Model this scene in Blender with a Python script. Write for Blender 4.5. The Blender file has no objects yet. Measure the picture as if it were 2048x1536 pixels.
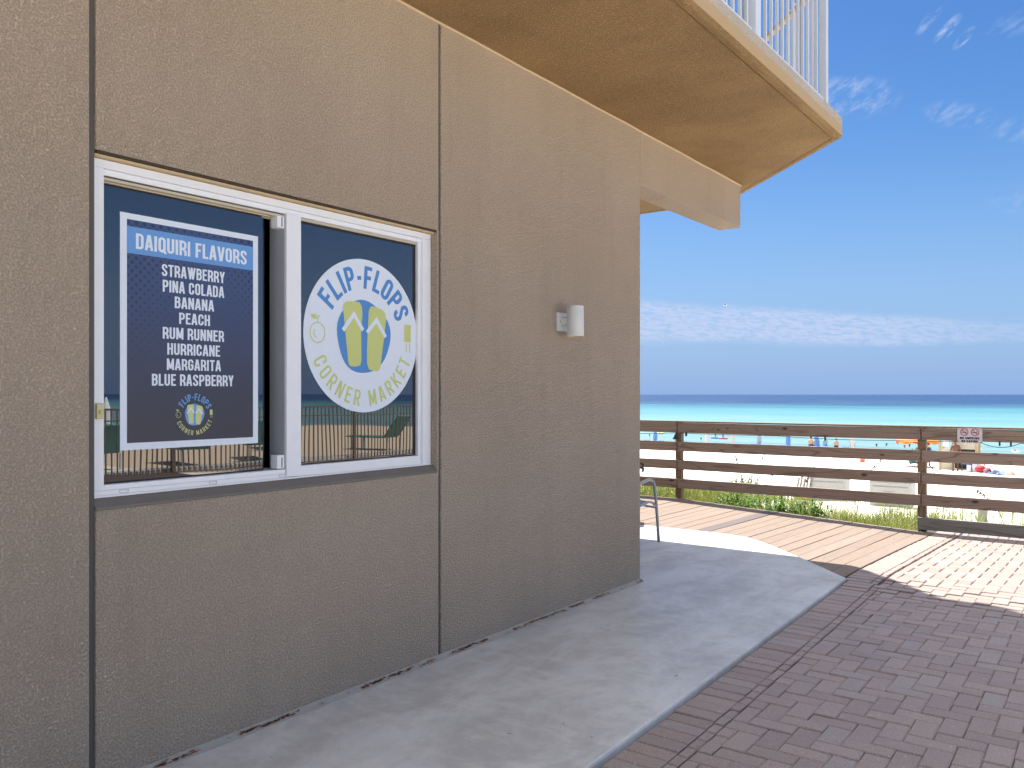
import bpy, math, random
from mathutils import Vector, Matrix
random.seed(7)
S = bpy.context.scene
C = S.collection
R_ = math.radians
PI = math.pi

# ---------------------------------------------------------------- camera, sky, sun, exposure
CAMX, CAMH, YAW = 3.08, 1.47, 36.642
cd = bpy.data.cameras.new('camera'); cam = bpy.data.objects.new('camera', cd); C.objects.link(cam)
cam.location = (CAMX, 0, CAMH); cam.rotation_euler = (R_(90), 0, R_(YAW))
cd.sensor_width = 36; cd.lens = 29.09; cd.shift_y = 0.01025
cd.clip_start = 0.05; cd.clip_end = 60000
S.camera = cam
SUN = Vector((-.42, .28, 1.0)).normalized()
sun_el = math.asin(SUN.z); sun_az = math.atan2(SUN.x, SUN.y)
S.view_settings.view_transform = 'Standard'; S.view_settings.look = 'None'
S.view_settings.gamma = 1; S.view_settings.use_curve_mapping = False
S.view_settings.exposure = 2.66
ld = bpy.data.lights.new('sun', 'SUN'); ld.energy = 2.0; ld.angle = R_(.53); ld.color = (1, .955, .89)
lo = bpy.data.objects.new('sun', ld); C.objects.link(lo); lo.rotation_euler = SUN.to_track_quat('Z', 'Y').to_euler()
lo.location = (-20, 20, 60)

W = bpy.data.worlds.new('World'); S.world = W; W.use_nodes = True
nt = W.node_tree; nt.nodes.clear()
def wn(t, **k):
    n = nt.nodes.new(t)
    for a, b in k.items(): setattr(n, a, b)
    return n
def wl(a, b): nt.links.new(a, b)
def wm(op, a, b=None, c=None, clamp=False):
    n = wn('ShaderNodeMath', operation=op, use_clamp=clamp)
    for i, v in enumerate((a, b, c)):
        if v is None: continue
        if isinstance(v, (int, float)): n.inputs[i].default_value = v
        else: wl(v, n.inputs[i])
    return n.outputs[0]
wout = wn('ShaderNodeOutputWorld'); bg = wn('ShaderNodeBackground'); bg.inputs['Strength'].default_value = .05
sky = wn('ShaderNodeTexSky'); sky.sky_type = 'NISHITA'; sky.sun_disc = False
sky.sun_elevation = sun_el; sky.sun_rotation = sun_az
sky.air_density = 1.0; sky.dust_density = .6; sky.ozone_density = 3.0
hsv = wn('ShaderNodeHueSaturation'); hsv.inputs['Saturation'].default_value = 1.34; hsv.inputs['Value'].default_value = .42; hsv.inputs['Hue'].default_value = .507
wl(sky.outputs[0], hsv.inputs['Color'])
tc = wn('ShaderNodeTexCoord'); sx = wn('ShaderNodeSeparateXYZ'); wl(tc.outputs['Generated'], sx.inputs[0])
az = wm('MULTIPLY', wm('ARCTAN2', sx.outputs[0], sx.outputs[1]), 57.2958)
el = wm('MULTIPLY', wm('ARCSINE', sx.outputs[2]), 57.2958)
# a band of thin rippled cloud above the horizon, then wisps higher up
def cnoise(sa, se, scale, detail, dist=0.0, rot=0.0):
    cv = wn('ShaderNodeCombineXYZ'); cs, sn = math.cos(rot), math.sin(rot)
    u = wm('ADD', wm('MULTIPLY', az, cs), wm('MULTIPLY', el, sn)); v = wm('SUBTRACT', wm('MULTIPLY', el, cs), wm('MULTIPLY', az, sn))
    wl(wm('MULTIPLY', u, sa), cv.inputs[0]); wl(wm('MULTIPLY', v, se), cv.inputs[1])
    n = wn('ShaderNodeTexNoise'); n.inputs['Scale'].default_value = scale; n.inputs['Detail'].default_value = detail
    n.inputs['Roughness'].default_value = .62; n.inputs['Distortion'].default_value = dist
    wl(cv.outputs[0], n.inputs['Vector']); return n.outputs['Fac']
def smooth(v, a, b):
    n = wn('ShaderNodeMapRange', interpolation_type='SMOOTHSTEP')
    n.inputs['From Min'].default_value = a; n.inputs['From Max'].default_value = b; wl(v, n.inputs['Value']); return n.outputs[0]
# band centre falls slowly to the west and fades there
tt = wm('MULTIPLY', wm('ADD', az, 27.75), 1 / 22.8)
cen = wm('SUBTRACT', 5.05, wm('MULTIPLY', tt, 1.45))
half = wm('MAXIMUM', wm('SUBTRACT', 1.55, wm('MULTIPLY', tt, .85)), .35)
off = wm('DIVIDE', wm('ABSOLUTE', wm('ADD', wm('SUBTRACT', el, cen), wm('MULTIPLY', wm('SUBTRACT', cnoise(.18, .5, 1, 2), .5), .9))), half)
edge = wm('SUBTRACT', 1, smooth(off, .55, 1.15))
rip = smooth(cnoise(.9, 3.2, 1.5, 6, .6, -.12), .33, .6)
fade = wm('MULTIPLY', smooth(az, -120, -60), wm('SUBTRACT', 1, smooth(az, -12, 6)))
fade = wm('MULTIPLY', wm('ADD', wm('MULTIPLY', fade, .75), .22), wm('SUBTRACT', 1, wm('MULTIPLY', smooth(az, -17, -4), .45)))
band = wm('MULTIPLY', wm('MULTIPLY', edge, wm('ADD', wm('MULTIPLY', rip, .75), .22)), fade)
def blob(a0, e0, ra, re, rot=0):
    cs, sn = math.cos(rot), math.sin(rot)
    da = wm('SUBTRACT', az, a0); de = wm('SUBTRACT', el, e0)
    u = wm('DIVIDE', wm('ADD', wm('MULTIPLY', da, cs), wm('MULTIPLY', de, sn)), ra)
    v = wm('DIVIDE', wm('SUBTRACT', wm('MULTIPLY', de, cs), wm('MULTIPLY', da, sn)), re)
    r = wm('ADD', wm('MULTIPLY', u, u), wm('MULTIPLY', v, v))
    return wm('SUBTRACT', 1, smooth(r, .1, 1))
wisp = smooth(cnoise(.7, 1.7, 1.2, 8, .25, .5), .40, .68)
hi = None
for a0, e0, ra, re, rot, k in [(-14.6, 18.4, 3.6, 1.5, -.1, .8), (-9.9, 22.0, 1.1, .4, .75, .9), (-8.9, 21.3, 1.2, .4, .75, 1.2),
                               (-8.0, 20.7, .9, .32, .7, 1.0), (-8.3, 16.6, 2.4, .9, -.25, .55), (-4.5, 15.2, 3, .9, -.1, .4), (-5.2, 21.0, 2, .8, .2, .35),
                               (-4.2, 11.5, 3.5, 1.2, 0, .25)]:
    b = wm('MULTIPLY', blob(a0, e0, ra, re, rot), k); hi = b if hi is None else wm('ADD', hi, b)
# unseen fill for the shade: added white veil that thickens gently towards the zenith
g3 = wn('ShaderNodeTexNoise'); g3.inputs['Scale'].default_value = 2.2; g3.inputs['Detail'].default_value = 7; g3.inputs['Roughness'].default_value = .6
mp3 = wn('ShaderNodeMapping'); mp3.inputs['Scale'].default_value = (1, 2.0, 2.4); wl(tc.outputs['Generated'], mp3.inputs[0]); wl(mp3.outputs[0], g3.inputs['Vector'])
fill_veil = wm('MULTIPLY', wm('ADD', .55, wm('MULTIPLY', smooth(g3.outputs['Fac'], .3, .7), .45)), wm('MULTIPLY', smooth(el, 24, 62), .62))
cl = wm('ADD', band, wm('MULTIPLY', wm('MULTIPLY', hi, wisp), .62), clamp=True)
cl = wm('MULTIPLY', cl, smooth(el, .2, 2.0))
def wmix(f, a, b):
    n = wn('ShaderNodeMix', data_type='RGBA'); wl(f, n.inputs[0]); wl(a, n.inputs[6]); n.inputs[7].default_value = (*b, 1); return n.outputs[2]
hzc = wmix(wm('MULTIPLY', wm('SUBTRACT', 1, smooth(el, -2, 17)), .93), hsv.outputs[0], (.80, 1.40, 2.62))
out_c = wmix(fill_veil, wmix(cl, hzc, (1.75, 2.1, 2.9)), (12.0, 11.8, 11.5))
wl(out_c, bg.inputs['Color']); wl(bg.outputs[0], wout.inputs[0])

# ---------------------------------------------------------------- materials
def new_mat(name):
    m = bpy.data.materials.new(name); m.use_nodes = True; t = m.node_tree; t.nodes.clear()
    o = t.nodes.new('ShaderNodeOutputMaterial'); p = t.nodes.new('ShaderNodeBsdfPrincipled'); t.links.new(p.outputs[0], o.inputs[0])
    return m, t, p
class N:
    def __init__(s, t): s.t = t
    def n(s, ty, **k):
        x = s.t.nodes.new(ty)
        for a, b in k.items(): setattr(x, a, b)
        return x
    def l(s, a, b): s.t.links.new(a, b)
    def m(s, op, a, b=None, c=None, clamp=False):
        x = s.n('ShaderNodeMath', operation=op, use_clamp=clamp)
        for i, v in enumerate((a, b, c)):
            if v is None: continue
            if isinstance(v, (int, float)): x.inputs[i].default_value = v
            else: s.l(v, x.inputs[i])
        return x.outputs[0]
    def pos(s, kind='world'):
        if kind == 'world': return s.n('ShaderNodeNewGeometry').outputs['Position']
        return s.n('ShaderNodeTexCoord').outputs['Object']
    def mapv(s, v, scale=(1, 1, 1), loc=None):
        x = s.n('ShaderNodeMapping'); x.inputs['Scale'].default_value = scale; s.l(v, x.inputs[0])
        if loc is not None: s.l(loc, x.inputs['Location'])
        return x.outputs[0]
    def noise(s, v, scale, detail=4, rough=.55, dist=0):
        x = s.n('ShaderNodeTexNoise'); x.inputs['Scale'].default_value = scale; x.inputs['Detail'].default_value = detail
        x.inputs['Roughness'].default_value = rough; x.inputs['Distortion'].default_value = dist; s.l(v, x.inputs['Vector']); return x.outputs['Fac']
    def ss(s, v, a, b, lo=0, hi=1):
        x = s.n('ShaderNodeMapRange', interpolation_type='SMOOTHSTEP'); x.inputs['From Min'].default_value = a; x.inputs['From Max'].default_value = b
        x.inputs['To Min'].default_value = lo; x.inputs['To Max'].default_value = hi; s.l(v, x.inputs['Value']); return x.outputs[0]
    def mix(s, f, a, b, mode='MIX'):
        x = s.n('ShaderNodeMix', data_type='RGBA', blend_type=mode)
        for i, v in ((0, f), (6, a), (7, b)):
            if isinstance(v, (int, float)): x.inputs[i].default_value = v
            elif isinstance(v, tuple): x.inputs[i].default_value = (*v, 1)
            else: s.l(v, x.inputs[i])
        return x.outputs[2]
    def bump(s, hgt, strength, dist, nrm=None):
        x = s.n('ShaderNodeBump'); x.inputs['Strength'].default_value = strength; x.inputs['Distance'].default_value = dist
        s.l(hgt, x.inputs['Height'])
        if nrm is not None: s.l(nrm, x.inputs['Normal'])
        return x.outputs[0]
def plain(name, col, rough=.6, metal=0, var=.12, scale=6, bump=0, kind='world', spec=.5):
    m, t, p = new_mat(name); q = N(t); v = q.pos(kind)
    c = q.mix(q.noise(v, scale, 5), tuple(x * (1 - var) for x in col), tuple(min(1, x * (1 + var)) for x in col))
    q.l(c, p.inputs['Base Color']); p.inputs['Roughness'].default_value = rough; p.inputs['Metallic'].default_value = metal
    p.inputs['Specular IOR Level'].default_value = spec
    if bump: q.l(q.bump(q.noise(v, scale * 20, 3), bump, .002), p.inputs['Normal'])
    return m

def stucco(name, col, col2, grain=1.0):
    m, t, p = new_mat(name); q = N(t); v = q.pos()
    big = q.noise(v, .9, 5, .6); mid = q.noise(q.mapv(v, (1, 7, .8)), 1.0, 5, .6)
    c = q.mix(q.ss(big, .3, .7), col, col2)
    c = q.mix(q.m('MULTIPLY', q.ss(mid, .48, .75), .20), c, tuple(x * .62 for x in col))
    sp = q.n('ShaderNodeSeparateXYZ'); q.l(v, sp.inputs[0]); st2 = q.noise(q.mapv(v, (1, 16, .9)), 1.0, 5, .65)
    c = q.mix(q.m('MULTIPLY', q.ss(st2, .50, .75), .10), c, tuple(min(1, x * 1.3) for x in col))
    low = q.ss(q.m('ADD', sp.outputs[2], q.m('MULTIPLY', q.noise(v, 2.5, 5), .9)), .95, .35)
    c = q.mix(q.m('MULTIPLY', low, .08), c, tuple(x * .60 for x in col))          # rain streaks
    h1 = q.noise(v, 116, 2.5, .6, .15)
    pit_shade = q.ss(h1, .54, .40)
    c = q.mix(q.m('MULTIPLY', pit_shade, .45), c, tuple(x * .50 for x in col))  # shade in the pits painted into the colour to help the bump
    c = q.mix(q.m('MULTIPLY', q.ss(h1, .54, .70), .14), c, tuple(min(1, x * 1.3) for x in col))  # painted highlight on the raised grains
    spk = q.noise(v, 34, 2, .5); c = q.mix(q.ss(spk, .78, .84), c, tuple(x * .35 for x in col))
    q.l(c, p.inputs['Base Color']); p.inputs['Roughness'].default_value = .92; p.inputs['Specular IOR Level'].default_value = .2
    h2 = q.noise(v, 260, 2, .5)
    hh = q.m('ADD', q.ss(h1, .36, .64), q.m('MULTIPLY', h2, .35))
    n1 = q.bump(hh, 1.0 * grain, .007)
    q.l(q.bump(q.noise(v, 3.2, 3), .25, .02, n1), p.inputs['Normal'])
    return m
M = {}
M['stucco'] = stucco('wall_stucco', (.645, .525, .405), (.585, .475, .365))
M['soffit'] = stucco('soffit_stucco_bounce', (.70, .465, .225), (.50, .325, .15), 1.5)  # wall paint with the warm bounce light put into the colour
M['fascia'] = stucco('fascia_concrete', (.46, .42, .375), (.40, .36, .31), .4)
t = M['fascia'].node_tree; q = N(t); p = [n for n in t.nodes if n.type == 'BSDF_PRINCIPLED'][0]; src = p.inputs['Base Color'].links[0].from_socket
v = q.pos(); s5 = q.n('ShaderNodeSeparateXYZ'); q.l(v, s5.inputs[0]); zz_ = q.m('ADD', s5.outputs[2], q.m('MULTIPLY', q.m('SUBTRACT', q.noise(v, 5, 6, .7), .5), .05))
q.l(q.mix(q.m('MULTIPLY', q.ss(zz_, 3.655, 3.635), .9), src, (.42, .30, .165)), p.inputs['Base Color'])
M['sealant'] = plain('joint_sealant', (.10, .098, .095), .8)
M['sill'] = plain('window_sill_paint', (.185, .165, .14), .8, var=.18, scale=9, bump=.2)
M['tan_trim'] = plain('wood_and_bounce_tan', (.62, .47, .28), .7, var=.2, scale=14)
M['white'] = plain('white_frame', (.86, .88, .90), .35, var=.05, scale=10)
M['beige'] = plain('beige_track', (.56, .50, .38), .5, var=.08)
M['lock'] = plain('yellowed_plastic', (.62, .55, .30), .45, var=.06)
M['black'] = plain('dark_void', (.008, .008, .010), .7, var=.05)
M['gasket'] = plain('black_gasket', (.012, .012, .014), .5)
M['mullgrey'] = plain('grey_mullion', (.42, .44, .47), .4, var=.06)
M['alu'] = plain('painted_aluminium', (.56, .61, .68), .4, var=.04)
M['lampwhite'] = plain('lamp_white', (.66, .68, .66), .4, var=.06, scale=20)
M['lampin'] = plain('lamp_inner', (.75, .55, .30), .5)
M['dark'] = plain('dark_plastic', (.015, .015, .017), .5)
M['blackmetal'] = plain('dark_bronze_metal', (.16, .115, .075), .5, var=.15)
M['cable'] = plain('black_cable', (.03, .03, .03), .6)
M['steel'] = plain('chair_tube', (.36, .38, .39), .35, metal=.25, var=.08, scale=20)
M['sling'] = plain('blue_sling', (.20, .30, .42), .8, var=.15, scale=40)
M['teal'] = plain('teal_sling', (.05, .26, .24), .8)
M['screw'] = plain('screw_head', (.03, .025, .02), .5)

# glass
m, t, p = new_mat('tinted_glass'); q = N(t)
p.inputs['Base Color'].default_value = (.014, .010, .018, 1); p.inputs['Roughness'].default_value = .0; p.inputs['IOR'].default_value = 2.3
q.l(q.bump(q.noise(q.mapv(q.pos(), (1, 1, .5)), 1.6, 2), .35, .003), p.inputs['Normal']); M['glass'] = m

# concrete slab
m, t, p = new_mat('smooth_concrete'); q = N(t); v = q.pos()
a = q.noise(q.mapv(v, (1.6, .8, 1)), 1.6, 8, .75, .5); b = q.noise(q.mapv(v, (1, 2.2, 1)), 4, 6, .7)
c = q.mix(q.ss(a, .36, .66), (.44, .43, .415), (.64, .64, .62)); c = q.mix(q.m('MULTIPLY', q.ss(b, .45, .72), .7), c, (.66, .64, .60))
c = q.mix(q.m('MULTIPLY', q.ss(q.noise(v, 2.1, 5, .7), .55, .75), .55), c, (.37, .345, .325))
fl = q.noise(v, 16, 2, .5); c = q.mix(q.ss(fl, .74, .77), c, (.62, .62, .60))
c = q.mix(q.ss(q.noise(v, 23, 2, .5, .4), .76, .78), c, (.07, .07, .075))
gr = q.noise(v, 330, 2, .6); c = q.mix(q.m('MULTIPLY', q.ss(gr, .4, .65), .22), c, (.16, .16, .165))
q.l(c, p.inputs['Base Color']); p.inputs['Roughness'].default_value = .42
q.l(q.bump(gr, .22, .002, q.bump(b, .15, .006)), p.inputs['Normal']); M['concrete'] = m

# pavers
m, t, p = new_mat('clay_paver'); q = N(t); v = q.pos()
oi = q.n('ShaderNodeObjectInfo').outputs['Random']; ri = q.n('ShaderNodeNewGeometry').outputs['Random Per Island']
rnd = q.m('FRACT', q.m('ADD', oi, ri))
c = q.mix(rnd, (.31, .232, .20), (.40, .305, .26))
c = q.mix(q.ss(q.m('FRACT', q.m('MULTIPLY', rnd, 7.3)),   .80, .97, 0, .45), c, (.36, .325, .31))
big = q.noise(v, .8, 4, .6); c = q.mix(q.m('MULTIPLY', q.ss(big, .4, .7), .4), c, (.34, .285, .26))
g1 = q.noise(v, 190, 3, .7); c = q.mix(q.m('MULTIPLY', q.ss(g1, .42, .62), .6), c, (.13, .095, .08))
g2 = q.noise(v, 95, 1, .5); c = q.mix(q.ss(g2, .735, .765), c, (.6, .57, .53))
q.l(c, p.inputs['Base Color']); p.inputs['Roughness'].default_value = .5
q.l(q.bump(g1, .5, .003), p.inputs['Normal']); M['brick'] = m
m, t, p = new_mat('joint_sand'); q = N(t); v = q.pos()
q.l(q.mix(q.noise(v, 60, 4), (.045, .03, .024), (.09, .062, .046)), p.inputs['Base Color']); p.inputs['Roughness'].default_value = .95; M['joint'] = m

def wood(name, base, dark, axis, knots=True, rough=.8, streak=1.0):
    m, t, p = new_mat(name); q = N(t); v = q.pos('object')
    oi = q.n('ShaderNodeObjectInfo').outputs['Random']
    cv = q.n('ShaderNodeCombineXYZ'); k = q.m('MULTIPLY', oi, 37.0)
    for i in range(3): q.l(k, cv.inputs[i])
    ad = q.n('ShaderNodeVectorMath', operation='ADD'); q.l(v, ad.inputs[0]); q.l(cv.outputs[0], ad.inputs[1]); v = ad.outputs[0]
    sc = [9, 9, 9]; sc[axis] = .8
    warp = q.noise(q.mapv(v, tuple(x * .35 for x in sc)), 1, 3, .5)
    fs = [60, 60, 60]; fs[axis] = 1.6
    f = q.noise(q.mapv(v, tuple(fs)), 1, 5, .7, .2)
    rings = q.m('FRACT', q.m('MULTIPLY', q.noise(q.mapv(v, tuple(x * .55 for x in sc)), 1, 2, .4, .5), 11))
    rings = q.m('ABSOLUTE', q.m('SUBTRACT', rings, .5))
    c = q.mix(q.m('MULTIPLY', q.ss(rings, .36, .5), .8 * streak), base, dark)
    c = q.mix(q.m('MULTIPLY', q.ss(f, .42, .68), .55), c, tuple(x * .62 for x in base))
    c = q.mix(q.m('MULTIPLY', q.ss(warp, .4, .65), .35), c, tuple(min(1, x * y) for x, y in zip(base, (.95, 1.08, 1.2))))
    c = q.mix(q.m('MULTIPLY', oi, .30), c, tuple(x * .55 for x in base))
    if knots:
        vo = q.n('ShaderNodeTexVoronoi'); s2 = [5.5, 5.5, 5.5]; s2[axis] = 2.6
        q.l(q.mapv(v, tuple(s2)), vo.inputs['Vector']); vo.inputs['Scale'].default_value = 1
        c = q.mix(q.ss(vo.outputs['Distance'], .13, .06), c, tuple(x * .45 for x in dark))
    q.l(c, p.inputs['Base Color']); p.inputs['Roughness'].default_value = rough
    q.l(q.bump(f, .35, .003), p.inputs['Normal']); return m
M['rail'] = wood('weathered_rail_wood', (.31, .235, .185), (.11, .075, .058), 0)
M['railgrey'] = wood('grey_weathered_wood', (.29, .27, .23), (.13, .115, .095), 0)
M['post'] = wood('weathered_post_wood', (.24, .165, .10), (.10, .065, .04), 2, False)
M['deck'] = wood('sun_bleached_deck', (.215, .156, .118), (.13, .088, .065), 1, False, streak=.35)
M['deckdark'] = wood('damp_deck_board', (.12, .092, .085), (.08, .06, .05), 1, False, streak=.4)
M['stand'] = wood('stand_wood', (.50, .37, .20), (.30, .2, .1), 2, False)

# sand
m, t, p = new_mat('white_sand'); q = N(t); v = q.pos()
c = q.mix(q.noise(v, .25, 5), (.70, .67, .61), (.78, .755, .70)); c = q.mix(q.m('MULTIPLY', q.ss(q.noise(v, 3.5, 5), .55, .7), .3), c, (.58, .54, .47))
yy = q.n('ShaderNodeSeparateXYZ'); q.l(v, yy.inputs[0]); c = q.mix(q.ss(yy.outputs[1], 78.3, 80.2), c, (.42, .38, .31))
q.l(c, p.inputs['Base Color']); p.inputs['Roughness'].default_value = .95
q.l(q.bump(q.noise(v, 2.2, 6, .65), .6, .08), p.inputs['Normal']); M['sand'] = m
# sea
m, t, p = new_mat('gulf_water'); q = N(t); v = q.pos(); s3 = q.n('ShaderNodeSeparateXYZ'); q.l(v, s3.inputs[0])
wob = q.m('MULTIPLY', q.m('SUBTRACT', q.noise(q.mapv(v, (.006, .02, 1)), 1, 4), .5), .9)
ly = q.m('ADD', q.m('LOGARITHM', q.m('MAXIMUM', s3.outputs[1], 60.), 10.0), q.m('MULTIPLY', wob, .35))
cr = q.n('ShaderNodeValToRGB'); q.l(q.m('DIVIDE', q.m('SUBTRACT', ly, 1.85), 2.0), cr.inputs[0])
el_ = cr.color_ramp.elements; el_[0].position = 0; el_[0].color = (.13, .215, .215, 1); el_[1].position = 1; el_[1].color = (.004, .020, .075, 1)
for pp, cc in ((.18, (.13, .245, .245)), (.26, (.085, .215, .235)), (.34, (.045, .16, .19)), (.39, (.028, .095, .145)), (.43, (.010, .036, .095)), (.55, (.006, .026, .085))):
    e = el_.new(pp); e.color = (*cc, 1)
c = cr.outputs[0]
bar = q.noise(q.mapv(v, (.012, .09, 1)), 1, 4, .6); c = q.mix(q.m('MULTIPLY', q.ss(bar, .56, .66), .45), c, (.16, .25, .26))
fo = q.noise(q.mapv(v, (.09, .55, 1)), 1, 6, .75, .4)
near = q.ss(s3.outputs[1], 92, 80.5)
wv = q.noise(q.mapv(v, (.02, .16, 1)), 1, 6, .7); c = q.mix(q.m('MULTIPLY', q.ss(wv, .45, .68), .35), c, (.02, .09, .16))
c = q.mix(q.m('MULTIPLY', q.ss(fo, .60, .66), q.m('ADD', q.m('MULTIPLY', near, .8), .05), clamp=True), c, (.5, .52, .52))
q.l(c, p.inputs['Base Color']); p.inputs['Roughness'].default_value = .35; p.inputs['Specular IOR Level'].default_value = .15
w1 = q.noise(q.mapv(v, (.35, .9, 1)), 1, 5, .6)
q.l(q.bump(w1, .8, .6), p.inputs['Normal']); M['sea'] = m
def leafmat(name, a, b):
    m, t, p = new_mat(name); q = N(t); ri = q.n('ShaderNodeNewGeometry').outputs['Random Per Island']
    q.l(q.mix(ri, a, b), p.inputs['Base Color']); p.inputs['Roughness'].default_value = .55
    tr = q.n('ShaderNodeBsdfTranslucent'); q.l(q.mix(ri, tuple(x * 1.2 for x in a), tuple(x * 1.2 for x in b)), tr.inputs[0])
    ms = q.n('ShaderNodeMixShader'); ms.inputs[0].default_value = .38
    q.l(p.outputs[0], ms.inputs[1]); q.l(tr.outputs[0], ms.inputs[2])
    q.l(ms.outputs[0], [n for n in t.nodes if n.type == 'OUTPUT_MATERIAL'][0].inputs[0]); return m
M['grass'] = leafmat('dune_grass', (.09, .14, .016), (.28, .28, .07))
M['leaf'] = leafmat('shrub_leaf', (.05, .13, .014), (.14, .26, .03))
M['oat'] = plain('sea_oat_straw', (.15, .10, .04), .8, var=.25, scale=40)
def flat(name, col, rough=.45, var=.03): return plain(name, col, rough, var=var, scale=30)
M['pwhite'] = flat('print_white', (.76, .83, .92)); M['pblue'] = flat('print_light_blue', (.14, .34, .70)); M['lblue'] = flat('print_blue', (.085, .27, .62))
M['lyel'] = flat('print_yellow', (.60, .65, .22)); M['dwhite'] = flat('decal_white', (.76, .83, .92)); M['lyel2'] = flat('print_pale_yellow', (.62, .66, .28))
M['red'] = flat('sign_red', (.45, .02, .02)); M['ink'] = flat('sign_ink', (.012, .012, .015)); M['signw'] = flat('sign_white', (.62, .62, .68))
# navy poster ground with printed halftone dots that shrink towards the middle and the foot
m, t, p = new_mat('poster_navy_ground'); q = N(t); v = q.pos(); s4 = q.n('ShaderNodeSeparateXYZ'); q.l(v, s4.inputs[0]); Y_, Z_ = s4.outputs[1], s4.outputs[2]
uy = q.m('DIVIDE', Y_, .0175); uz = q.m('DIVIDE', Z_, .0175)
def dots(u, w): 
    a = q.m('SUBTRACT', q.m('FRACT', u), .5); b = q.m('SUBTRACT', q.m('FRACT', w), .5)
    return q.m('SQRT', q.m('ADD', q.m('MULTIPLY', a, a), q.m('MULTIPLY', b, b)))
k = .5
ua = q.m('MULTIPLY', q.m('ADD', uy, uz), k); ub = q.m('MULTIPLY', q.m('SUBTRACT', uy, uz), k)
d = dots(ua, ub)
dl = q.m('ADD', q.m('MULTIPLY', q.m('SUBTRACT', Y_, 1.70), 1.25), q.m('MULTIPLY', q.m('SUBTRACT', 2.18, Z_), .95))
dr = q.m('ADD', q.m('MULTIPLY', q.m('SUBTRACT', 2.31, Y_), 1.5), q.m('MULTIPLY', q.m('SUBTRACT', 2.19, Z_), 1.35))
rr = q.m('MAXIMUM', q.m('SUBTRACT', .42, q.m('MULTIPLY', q.m('MINIMUM', dl, dr), .50)), 0.0)
on = q.m('LESS_THAN', d, rr)
c = q.mix(q.ss(Z_, 1.30, 2.15), (.042, .044, .064), (.05, .085, .21))  # ground colour turns bluer towards the top
c = q.mix(q.m('MULTIPLY', on, .85), c, (.028, .034, .075))
q.l(c, p.inputs['Base Color']); p.inputs['Roughness'].default_value = .4; M['navy'] = m
# caulk bead with rust
m, t, p = new_mat('rusty_caulk'); q = N(t); v = q.pos()
n1 = q.noise(q.mapv(v, (3, 1.6, 3)), 1.3, 6, .7); n2 = q.noise(q.mapv(v, (20, 9, 40)), 2, 5, .8)
sx5 = q.n('ShaderNodeSeparateXYZ'); q.l(v, sx5.inputs[0]); xx5 = q.m('ADD', sx5.outputs[0], q.m('MULTIPLY', q.m('SUBTRACT', q.noise(v, 22, 4), .5), .022))
slit = q.m('MULTIPLY', q.ss(xx5, .010, .015), q.ss(xx5, .030, .024))
c = q.mix(q.noise(v, 14, 4), (.30, .29, .265), (.40, .385, .35))
c = q.mix(q.m('MULTIPLY', q.m('MULTIPLY', q.ss(n1, .46, .52), q.ss(n2, .42, .50)), slit), c, (.22, .075, .018))
c = q.mix(q.m('MULTIPLY', q.m('MULTIPLY', q.ss(n1, .49, .54), q.ss(n2, .45, .50)), q.m('MULTIPLY', q.ss(xx5, .014, .017), q.ss(xx5, .026, .022))), c, (.015, .01, .008))
q.l(c, p.inputs['Base Color']); p.inputs['Roughness'].default_value = .85; q.l(q.bump(n2, .6, .006), p.inputs['Normal']); M['caulk'] = m

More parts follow.
